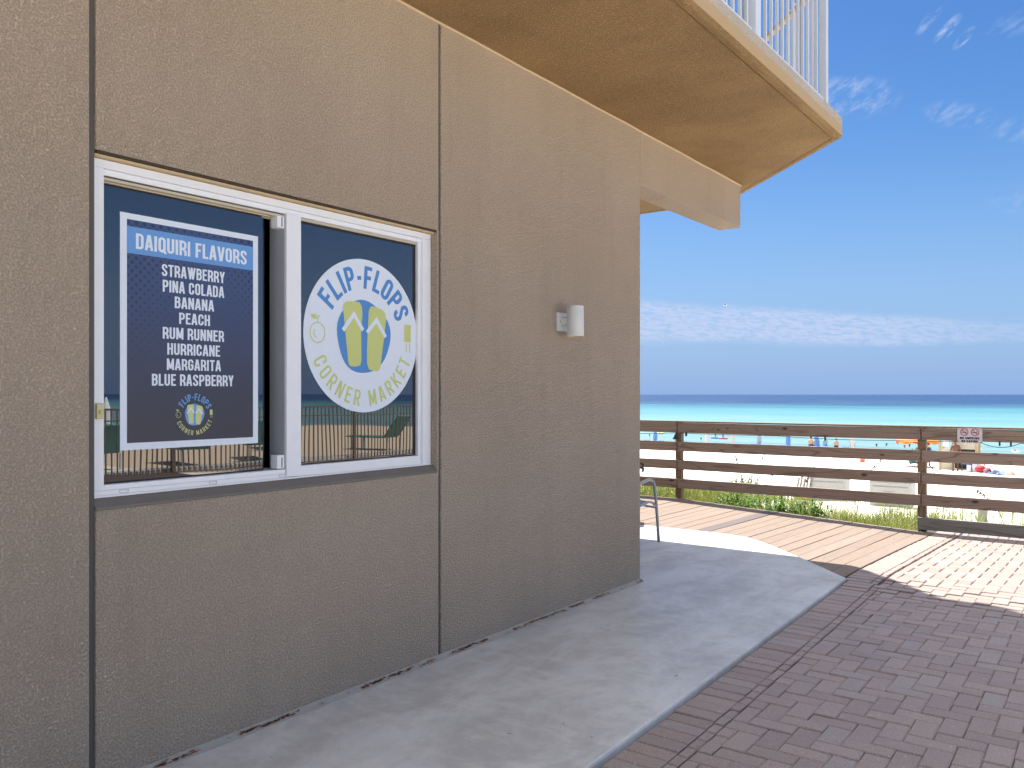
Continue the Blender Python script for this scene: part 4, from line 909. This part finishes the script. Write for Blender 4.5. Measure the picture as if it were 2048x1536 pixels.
# people
def person(x, y, z, H, rz, label, skin, top, bottom, hair, arms='down', bent=0, sit=False, group=None, male=True, sink=0):
    e = empty('person', (x, y, z - sink), label, 'person', group, rz); s_ = H / 1.75
    J_ = {'pel': (0, 0, .95), 'bel': (0, .0, 1.10), 'che': (0, .01, 1.30), 'nec': (0, 0, 1.47), 'nek': (0, -.005, 1.53), 'hd1': (0, -.01, 1.60), 'hd2': (0, -.01, 1.68)}
    R0 = {'pel': .145, 'bel': .125, 'che': .155, 'nec': .07, 'nek': .052, 'hd1': .088, 'hd2': .085}
    E_ = [('pel', 'bel'), ('bel', 'che'), ('che', 'nec'), ('nec', 'nek'), ('nek', 'hd1'), ('hd1', 'hd2')]
    for sd, n_ in ((-1, 'l'), (1, 'r')):
        J_['sh' + n_] = (sd * .17, 0, 1.41); R0['sh' + n_] = .062
        if arms == 'down': J_['el' + n_] = (sd * .235, .02, 1.14); J_['wr' + n_] = (sd * .235, -.05, .90); J_['ha' + n_] = (sd * .235, -.07, .80)
        elif arms == 'hips': J_['el' + n_] = (sd * .33, .05, 1.16); J_['wr' + n_] = (sd * .20, -.05, 1.00); J_['ha' + n_] = (sd * .15, -.11, .98)
        else: J_['el' + n_] = (sd * .25, -.12, 1.20); J_['wr' + n_] = (sd * .18, -.32, 1.12); J_['ha' + n_] = (sd * .17, -.40, 1.10)
        R0['el' + n_] = .042; R0['wr' + n_] = .028; R0['ha' + n_] = .034
        st = .05 * sd
        J_['hi' + n_] = (sd * .095, 0, .88); J_['kn' + n_] = (sd * .105, -.02 + st, .48); J_['an' + n_] = (sd * .11, .02 + st, .08); J_['to' + n_] = (sd * .12, -.13 + st, .035)
        R0['hi' + n_] = .098; R0['kn' + n_] = .057; R0['an' + n_] = .038; R0['to' + n_] = .034
        E_ += [('che', 'sh' + n_), ('sh' + n_, 'el' + n_), ('el' + n_, 'wr' + n_), ('wr' + n_, 'ha' + n_), ('pel', 'hi' + n_), ('hi' + n_, 'kn' + n_), ('kn' + n_, 'an' + n_), ('an' + n_, 'to' + n_)]
    names = list(J_); me = bpy.data.meshes.new('body'); me.from_pydata([tuple(c_ * s_ for c_ in J_[k_]) for k_ in names], [(names.index(a), names.index(c_)) for a, c_ in E_], []); me.materials.append(skin)
    o = link('body', me, e); sm = o.modifiers.new('skin', 'SKIN'); sm.use_smooth_shade = True
    for k_, v_ in zip(names, me.skin_vertices[0].data): r_ = R0[k_] * s_; v_.radius = (r_ * (1.0 if k_ not in ('che', 'bel', 'pel') else 1.12), r_ * (1 if k_ not in ('che', 'bel', 'pel') else .72))
    me.skin_vertices[0].data[0].use_root = True; o.modifiers.new('sub', 'SUBSURF').levels = 1; o.modifiers['sub'].render_levels = 1
    hb = MB(); hb.ball((0, .012 * s_, 1.685 * s_), .098 * s_, .105 * s_, .085 * s_, 14, 10)
    if not male: hb.ball((0, .075 * s_, 1.58 * s_), .06 * s_, .04 * s_, .12 * s_, 10, 8)
    hb.build('hair', hair, e, smooth=True)
    fb = MB(); fb.ball((0, -.10 * s_, 1.635 * s_), .014 * s_, .018 * s_, .022 * s_, 8, 6); fb.build('nose', skin, e, smooth=True)
    if bottom:
        c2 = MB(); 
        def ring_(zc, rx, ry, n=16): return [(rx * math.cos(2 * PI * i / n) * s_, ry * math.sin(2 * PI * i / n) * s_, zc * s_) for i in range(n)]
        rr_ = ring_(1.05, .165, .115) + ring_(.95, .18, .128) + ring_(.86, .185, .13); c2.add(rr_, [(16 * i + j, 16 * i + (j + 1) % 16, 16 * (i + 1) + (j + 1) % 16, 16 * (i + 1) + j) for i in range(2) for j in range(16)])
        for sd in (-1, 1): c2.tube([(sd * .095 * s_, 0, .90 * s_), (sd * .10 * s_, -.01 * s_ + .02 * sd, .62 * s_)], [.108 * s_, .098 * s_], 14)
        c2.build('shorts', bottom, e, smooth=True)
    if top:
        c3 = MB(); rr_ = ring_(1.44, .10, .075) + ring_(1.38, .195, .105) + ring_(1.25, .19, .125) + ring_(1.08, .162, .115) + ring_(.98, .175, .128)
        c3.add(rr_, [(16 * i + j, 16 * i + (j + 1) % 16, 16 * (i + 1) + (j + 1) % 16, 16 * (i + 1) + j) for i in range(4) for j in range(16)]); c3.build('top', top, e, smooth=True)
    return e
sk1 = col('tan_skin', (.30, .15, .09), .6); sk2 = col('fair_skin', (.46, .28, .19), .6); sk3 = col('sunburnt_skin', (.27, .10, .055), .55)
hr1 = col('dark_hair', (.018, .013, .01)); hr2 = col('brown_hair', (.09, .05, .03))
nav = col('navy_cloth', (.03, .05, .12)); tl = col('turquoise_cloth', (.06, .32, .42)); bk = col('black_cloth', (.015, .015, .02)); grn = col('sage_cloth', (.16, .24, .20)); blu = col('blue_cloth', (.05, .16, .50))
def at_y(px, Y):                                                     # world x where the sight line through photo column px crosses the line y = Y
    u = (px - 1024) / 1655.; r = (-sn_ + u * cs_, cs_ + u * sn_); return CAMX + Y / r[1] * r[0]
gz = lambda x, y: ghz(x, y)
for px, Y, H, tp, bt, hr, sk_, lab, ml in ((1622, 80.6, 1.80, None, bk, hr1, sk2, 'shirtless person in dark shorts, leftmost of the group at the water', True), (1630.5, 80.6, 1.68, grn, bk, hr1, sk2, 'person in a green top beside the shirtless one at the water', True),
                                          (1650.5, 80.2, 1.78, tl, blu, hr1, sk2, 'person in a turquoise top standing by the water', False), (1672.5, 80.6, 1.66, None, bk, hr2, sk2, 'person in dark swimwear, rightmost of those standing at the water', True)):
    x = at_y(px, Y); person(x, Y, gz(x, Y) - .1, H, PI - .4 + .2 * (px % 3), lab, sk_, tp, bt, hr, male=ml)
person(at_y(1911, 45.2), 45.2, gz(-4, 45.2), 1.56, PI + .2, 'sunburnt shirtless man standing at the wooden beach stand', col('deep_tan_skin', (.15, .062, .032), .6), None, bk, hr2)
person(at_y(1857, 49.5), 49.5, gz(-5, 49.5), 1.30, .5, 'child with dark hair in a blue top right of the orange umbrella', sk2, nav, bk, hr1, male=False)
def floater(px, py, label, skin, hr, ring_mat=None, flat_=False, dx=0):
    u = (px - 1024) / 1655.; t_ = 1655 * (CAMH + 4.2) / (py - 789.); r = (-sn_ + u * cs_, cs_ + u * sn_); x, y = CAMX + t_ * r[0], t_ * r[1]
    if ring_mat:
        e = empty('pool_float', (x, y, -4.17), label.split(';')[1], 'float'); b = MB(); b.tube([(.50 * math.cos(2 * PI * i / 20), .32 * math.sin(2 * PI * i / 20), .06) for i in range(20)], .11, 10, closed=True); b.build('ring', ring_mat, e, smooth=True)
    p_ = person(x, y, -4.2, 1.7, random.uniform(0, 6), label.split(';')[0], skin, None, None, hr, sink=1.40 if not ring_mat else 1.12); return p_
floater(1299, 873, 'swimmer with dark hair nearest the building corner', sk2, hr1)
floater(1319, 868, 'person riding a yellow float far out;yellow float far out left of the post', sk2, hr1, col('yellow_float', (.6, .62, .2)))
floater(1402, 880, 'swimmer left of the beige closed umbrella, first of two', sk2, hr1); floater(1412, 881, 'swimmer directly beside the closed umbrella, second of two', sk2, hr2)
floater(1431, 877, 'dark haired swimmer lying on a blue float;blue float in the shallow water', sk2, hr1, col('blue_float', (.04, .2, .65)))
floater(1446, 878, 'swimmer lying on a pink float;pink float beside the blue one', sk1, hr1, col('pink_float', (.65, .12, .22)))
floater(1708, 892, 'bald sunburnt bather right of the beige closed umbrella', sk3, hr2); floater(1753, 893, 'dark haired bather in the water halfway to the orange umbrella', sk1, hr1)
floater(1773, 892, 'swimmer left of the orange umbrella', sk1, hr1); floater(1795, 888, 'swimmer far out by the edge of the orange umbrella', sk1, hr1)
floater(1809, 896, 'fair haired swimmer directly under the left edge of the orange umbrella', sk2, hr2); floater(1819, 894, 'swimmer next to the right fence post', sk1, hr1)

# closed umbrellas and loungers along the water
um_me = {}
def closed_umbrella(px, c_, label, lean=0):
    x = at_y(px, 72.0); z = gz(x, 72); e = empty('closed_umbrella', (x, 72, z), label, 'umbrella', 'closed umbrellas by the loungers'); e.rotation_euler = (0, lean, 0)
    MB().tube([(0, 0, 0), (0, 0, 2.35)], .022, 8).build('pole', M['stand'], e)
    b = MB(); n_ = 12; prof_ = [(.03, 2.36), (.10, 2.1), (.16, 1.6), (.21, 1.1), (.17, .75), (.12, .55)]; o_ = 0; V = []
    for r_, z_ in prof_:
        for j in range(n_): rr_ = r_ * (1 if j % 2 else .72); V.append((rr_ * math.cos(2 * PI * j / n_), rr_ * math.sin(2 * PI * j / n_), z_))
    b.add(V, [(n_ * i + j, n_ * i + (j + 1) % n_, n_ * (i + 1) + (j + 1) % n_, n_ * (i + 1) + j) for i in range(5) for j in range(n_)]); b.build('canopy', c_, e)
ub, uw = col('umbrella_blue', (.10, .22, .45)), col('umbrella_beige', (.52, .48, .42))
for px, c_, lab, ln in ((1310, ub, 'blue closed umbrella nearest the building corner', .03), (1414, uw, 'beige closed umbrella, first one right of the left post', 0), (1465.5, uw, 'beige closed umbrella right of the pink float', -.02),
                        (1518, col('umbrella_grey', (.33, .36, .38)), 'grey closed umbrella in the middle of the left fence bay', .02), (1576, ub, 'blue closed umbrella left of the people at the water', .02), (1637.5, ub, 'leaning blue closed umbrella between the people at the water', -.12), (1703, uw, 'beige closed umbrella right of the people at the water', .03)):
    closed_umbrella(px, c_, lab, ln)
proto = None
Ls = [(1298, 'blue lounger behind the building corner'), (1326, 'blue lounger right of the first blue umbrella'), (1426, 'blue lounger right of the first beige umbrella'), (1478, 'blue lounger right of the second beige umbrella'), (1511.5, 'blue lounger left of the grey umbrella'),
      (1532, 'blue lounger right of the grey umbrella'), (1571, 'blue lounger left of the middle blue umbrella'), (1629, 'blue lounger in front of the left pair of people'), (1650, 'blue lounger in front of the person in turquoise'), (1694, 'blue lounger left of the last beige umbrella')]
for px, lab in Ls:
    x = at_y(px, 71.2); 
    if proto is None:
        e = proto = empty('beach_lounger', (x, 71.2, 0), lab, 'lounger', 'blue loungers by the water')
        for sx_, sy_ in ((-.28, 0), (.28, 0), (-.28, 1.2), (.28, 1.2)): MB().box(sx_ - .025, sx_ + .025, sy_, sy_ + .05, 0, .34).build('leg', M['signw'], e)
        MB().box(-.32, .32, -.1, 1.3, .34, .40).build('seat', col('lounger_blue', (.07, .15, .38)), e); MB().bar((0, -.1, .38), (0, -.42, .84), .58, .06, up=(0, 1, 0)).build('backrest', M['lounger_blue'], e)
    else: e = copy_tree(proto); e['label'] = lab
    e.location = (x, 71.2, gz(x, 71.2)); 
# orange umbrella
x = at_y(1834, 50); e = empty('beach_umbrella', (x, 50, gz(x, 50)), 'open orange and red beach umbrella behind the right fence post', 'umbrella'); n_ = 16
MB().tube([(0, 0, 0), (0, 0, 1.95)], .02, 8).build('pole', M['signw'], e)
for j in range(0, n_, 2):
    b = MB(); V = []; F = []
    for jj in (j, j + 1):
        o_ = len(V); a0, a1 = 2 * PI * jj / n_, 2 * PI * (jj + 1) / n_
        for r_, z_ in ((.02, 1.93), (.55, 1.75), (1.06, 1.42)):
            for a_ in (a0, a1): V.append((r_ * math.cos(a_), r_ * math.sin(a_), z_))
        F += [(o_ + 2 * i, o_ + 2 * i + 1, o_ + 2 * i + 3, o_ + 2 * i + 2) for i in range(2)]
    b.add(V, F); b.build('canopy_panel', col('orange_cloth', (.55, .18, .015)), e)
    a0, a1, am = 2 * PI * j / n_, 2 * PI * (j + 2) / n_, 2 * PI * (j + 1) / n_; P3 = lambda a_, r_, z_: (r_ * math.cos(a_), r_ * math.sin(a_), z_)
    b = MB(); b.add([P3(a0, 1.06, 1.418), P3(am, 1.06, 1.418), P3(a1, 1.06, 1.418), P3(a1, 1.08, 1.34), P3(am, 1.08, 1.24), P3(a0, 1.08, 1.34)], [(0, 1, 4, 5), (1, 2, 3, 4)]); b.build('valance', M['orange_cloth'] if (j // 2) % 2 else col('red_cloth', (.50, .05, .012)), e)
# teal beach chair
x = at_y(1836, 50); e = empty('beach_chair', (x, 49.4, gz(x, 49.4)), 'low teal beach chair under the orange umbrella', 'chair', rz=1.1)
for sy in (-.28, .28): MB().tube([(.3, sy, 0), (-.25, sy, .42), (-.5, sy, .95)], .014, 6).tube([(-.35, sy, 0), (.25, sy, .42)], .014, 6).build('frame', M['dark'], e)
MB().bar((.28, 0, .28), (-.22, 0, .22), .54, .02).bar((-.22, 0, .24), (-.48, 0, .92), .54, .02, up=(0, 1, 0)).build('sling', M['teal'], e)
# thin rose slab on the sand beneath
MB_t = MB(); xx = at_y(1820, 48.9); MB_t.box(xx - .7, xx + .7, 48.6, 49.1, gz(xx, 48.9) + .01, gz(xx, 48.9) + .06); o = MB_t.build('rose_slab', col('dusky_rose', (.38, .16, .17)), bevel=.01); o['label'] = 'flat dusky pink slab lying on the sand left of the teal chair'; o['category'] = 'towel'
# wooden beach stand
x0 = at_y(1880, 45.6); x1 = at_y(1953, 45.6); xc = (x0 + x1) / 2; w = x1 - x0; zg = gz(xc, 45.6)
e = empty('beach_stand', (xc, 45.6, zg), 'wooden beach stand with cream panels seen behind the right fence bay', 'beach stand')
for sx_ in (-w / 2, -w / 2 + .58, w / 2): 
    for sy_ in (0, 1.0): MB().box(sx_ - .05, sx_ + .05, sy_ - .05, sy_ + .05, -.1, 2.05).build('post', M['stand'], e)
MB().box(-w / 2 + .051, -w / 2 + .529, -.02, .02, .0, 1.05).build('front_panel', col('cream_panel', (.50, .44, .32)), e); MB().box(-w / 2 + .12, -w / 2 + .40, -.02, .0, 1.15, 1.75).build('hanging_cloth', M['signw'], e)
MB().box(-w / 2 + .7, w / 2 - .051, -.02, .02, 1.05, 1.95).build('front_panel', M['cream_panel'], e); MB().box(-w / 2, w / 2, .05, .95, 2.052, 2.10).build('roof', M['stand'], e)
MB().box(-w / 2 + .6, w / 2 - .06, .04, .25, .02, .08).build('shelf', M['stand'], e); MB().box(-w / 2 + .6, w / 2 - .06, .28, .32, .0, 1.04).build('back_panel', M['dark'], e)
o = MB().box(-.32, .28, -.22, .22, 0, .72).build('cooler', M['signw'], bevel=.03); xx = at_y(1948, 44.6); o.location = (xx, 44.9, gz(xx, 44.9)); o['label'] = 'white cooler against the right side of the beach stand'; o['category'] = 'cooler'
xx = at_y(1934, 44.2); e = empty('folding_chair', (xx, 44.2, gz(xx, 44.2)), 'small dark blue folding chair in front of the beach stand', 'chair')
for sx_ in (-.2, .2): MB().tube([(sx_, -.2, 0), (sx_, .18, .75)], .014, 6).tube([(sx_, .2, 0), (sx_, -.2, .42)], .014, 6).build('leg', M['dark'], e)
MB().box(-.2, .2, -.2, .12, .36, .40).build('seat', nav, e); MB().box(-.2, .2, .13, .16, .42, .78).build('backrest', nav, e)
for px, w_, h_, c_, nm, lab, ct, Y in ((1961, .24, .34, col('red_bag', (.36, .02, .03)), 'beach_bag', 'round red beach bag right of the beach stand', 'bag', 43.8), (1975, .17, .26, col('maroon_bag', (.30, .03, .05)), 'beach_bag', 'smaller dark red bag with a grey pocket', 'bag', 43.5)):
    xx = at_y(px, Y); e = empty(nm, (xx, Y, gz(xx, Y)), lab, ct); b = MB(); b.ball((0, 0, h_ / 2), w_, w_ * .8, h_ / 2 * 1.05, 14, 10); b.build('bag_body', c_, e, smooth=True)
    MB().tube([(-w_ * .6, 0, h_ * .85), (-w_ * .3, 0, h_ * 1.25), (w_ * .3, 0, h_ * 1.25), (w_ * .6, 0, h_ * .85)], .015, 6).build('handle', c_, e)
    if px > 1970: MB().ball((-.05, -w_ * .62, h_ * .45), .10, .05, .09, 12, 8).build('pocket', col('grey_pocket', (.2, .22, .22)), e)
xx = at_y(1966, 43.7); o = MB().tube([(-.05, 0, .3), (-.3, .1, .95)], .025, 6).build('umbrella_handle', M['red_bag']); o.location = (xx + .1, 44.0, gz(xx, 44)); o['label'] = 'red pole leaning on the red bag'; o['category'] = 'pole'
random.seed(11)
for px, cc, lab in ((1990, nav, 'crumpled navy towel on the sand'), (2002, col('striped_blue', (.14, .20, .45)), 'blue and white crumpled towel beside the navy one'), (2019, col('brown_towel', (.22, .15, .09)), 'brown towel heap nearest the right edge')):
    xx = at_y(px, 43.4); b = MB(); V = []; n_ = 12
    for i in range(n_):
        for j in range(7): V.append(((i / (n_ - 1) - .5) * .75, (j / 6 - .5) * .5, max(0, .17 * math.sin(PI * i / (n_ - 1)) * math.sin(PI * j / 6) * random.uniform(.4, 1.3))))
    b.add(V, [(i * 7 + j, (i + 1) * 7 + j, (i + 1) * 7 + j + 1, i * 7 + j + 1) for i in range(n_ - 1) for j in range(6)]); o = b.build('towel_heap', cc, smooth=True); o.location = (xx, 43.4, gz(xx, 43.4) + .02); o['label'] = lab; o['category'] = 'towel'
xx = at_y(1725, 55); o = MB().box(-.13, .13, -.13, .13, 0, .26).build('sand_bucket', col('orange_bucket', (.6, .10, .03)), bevel=.03); o.location = (xx, 55, gz(xx, 55) - .02); o['label'] = 'small orange-red bucket on the open sand'; o['category'] = 'bucket'
# gulls
def gull(px, py, d, rz, label, sc=1.0, bank=0):
    u = (px - 1024) / 1655.; x = CAMX + d * (-sn_ + u * cs_); y = d * (cs_ + u * sn_); z = CAMH - (py - 789) * d / 1655
    e = empty('seagull', (x, y, z), label, 'bird', 'gulls over the beach', rz); e.rotation_euler = (0, bank, rz); e.scale = (sc, sc, sc)
    b = MB(); b.tube([(-.20, 0, .0), (-.10, 0, .01), (0, 0, .0), (.10, 0, .01), (.15, 0, .03), (.19, 0, .035), (.235, 0, .025)], [.008, .035, .055, .045, .032, .028, .004], 10); b.build('body', M['signw'], e, smooth=True)
    for sd in (-1, 1):
        b = MB(); b.add([(.06, sd * .04, .03), (-.07, sd * .04, .03), (-.10, sd * .26, .13), (.02, sd * .28, .14), (-.16, sd * .55, .07), (-.06, sd * .44, .11), (.06, sd * .04, .022), (-.07, sd * .04, .022), (-.10, sd * .26, .122), (.02, sd * .28, .132), (-.16, sd * .55, .066), (-.06, sd * .44, .102)],
                        [(0, 1, 2, 3), (3, 2, 4, 5), (9, 8, 7, 6), (11, 10, 8, 9), (0, 3, 9, 6), (1, 7, 8, 2), (3, 5, 11, 9), (2, 8, 10, 4)]); b.build('wing', col('gull_grey', (.12, .13, .15)), e)
    MB().ball((.19, 0, .038), .033, .028, .028, 10, 8).build('head', hr1, e)
gull(1959, 899, 42, 2.2, 'seagull with raised wings right of the beach stand'); gull(2031, 903, 40, 2.9, 'seagull skimming the water at the right edge'); gull(1451, 611, 120, 0.3, 'tiny dark bird high in the sky over the cloud band', 1.3)

# ================================================================ POOL-SIDE FENCE AND LOUNGERS mirrored in the window
pf_ = empty('metal_fence', (12.0, 0, 0), 'bronze metal baluster fence reflected in the window glass', 'fence'); zb = -.18
bm_ = MB().box(-.011, .011, -.011, .011, zb + .10, 1.16).mesh('baluster', M['blackmetal']); y = 2.0
while y < 24:
    if abs((y - 2) % 2.4) > .05: link('baluster', bm_, pf_, (0, y, 0))
    y += .1143
for i in range(10): MB().box(-.035, .035, 2 + i * 2.4 - .035, 2 + i * 2.4 + .035, zb, 1.24).build('post', M['blackmetal'], pf_)
MB().box(-.022, .022, 2, 23.6, 1.162, 1.20).build('top_rail', M['blackmetal'], pf_); MB().box(-.015, .015, 2, 23.6, .955, .98).build('middle_rail', M['blackmetal'], pf_); MB().box(-.02, .02, 2, 23.6, zb + .07, zb + .098).build('bottom_rail', M['blackmetal'], pf_)
o = MB().box(12.15, 12.45, -8, 40, -.5, -.02).build('low_wall', M['concrete'], bevel=.01); o['label'] = 'low concrete kerb wall behind the reflected metal fence'; o['category'] = 'wall'
b = MB(); b.add([(4.6, -14, hp(5, -8) + .004), (60, -14, -.026), (60, 6.5, -.026), (4.6, 6.5, -.026)], [(0, 1, 2, 3)]); b.add([(4.6, 6.5, -.026), (60, 6.5, -.026), (60, 10.7, -.165), (4.6, 10.7, -.165)], [(0, 1, 2, 3)])
struct(b.build('bounce_deck', plain('pale_bounce_deck', (.68, .62, .53), .85, bump=.2)))  # pale ground added out of view to bounce sunlight onto the shaded wall
b = MB(); b.add([(12.45, -8, -.12), (30, -8, -.12), (30, 30, -.12), (12.45, 30, -.12)], [(0, 1, 2, 3)]); struct(b.build('pool_terrace', plain('tan_terrace', (.52, .42, .30), .85, bump=.2)))
lab_l = ['teal pool lounger behind the metal fence, nearest in the left pane reflection', 'teal pool lounger reflected under the poster', 'teal pool lounger reflected at the foot of the poster, right of the other', 'teal pool lounger reflected at the left of the right pane', 'teal pool lounger reflected at the right of the right pane', 'teal pool lounger farthest off in the reflection']
pr0 = None
for i, (x, y) in enumerate(((14.2, 8.6), (13.9, 10.6), (14.0, 12.6), (14.3, 17.0), (14.4, 20.2), (16.8, 15.2))):
    if pr0 is None:
        e = pr0 = empty('pool_lounger', (x, y, -.12), lab_l[0], 'lounger', 'teal loungers by the pool')
        for sx_, sy_ in ((-.6, -.3), (-.6, .3), (.7, -.3), (.7, .3)): MB().box(sx_ - .02, sx_ + .02, sy_ - .02, sy_ + .02, 0, .36).build('leg', M['signw'], e)
        MB().box(-.5, .9, -.33, .33, .36, .40).build('seat', M['teal'], e); MB().bar((-.5, 0, .38), (-.95, 0, .98), .66, .05, up=(1, 0, 0)).build('backrest', M['teal'], e)
    else: e = copy_tree(pr0); e['label'] = lab_l[i]
    e.location = (x, y, -.12); e.rotation_euler = (0, 0, .3 * (i % 3) - .2)
for i, (x, y) in enumerate(((15.5, 7.4), (15.8, 8.2), (16.2, 9.0), (16.0, 9.9))):
    e = empty('folded_parasol', (x, y, -.12), ['folded white parasol', 'second folded white parasol', 'third folded white parasol', 'fourth folded white parasol'][i] + ' reflected left of the poster', 'umbrella', 'folded white parasols mirrored in the window')
    MB().tube([(0, 0, 0), (0, 0, 1.5)], .02, 6).build('pole', M['signw'], e); MB().lathe([(.11, .42), (.16, .7), (.12, 1.2), (.02, 1.52)], 0, 0, 0, 10).build('canopy', M['pwhite'], e)
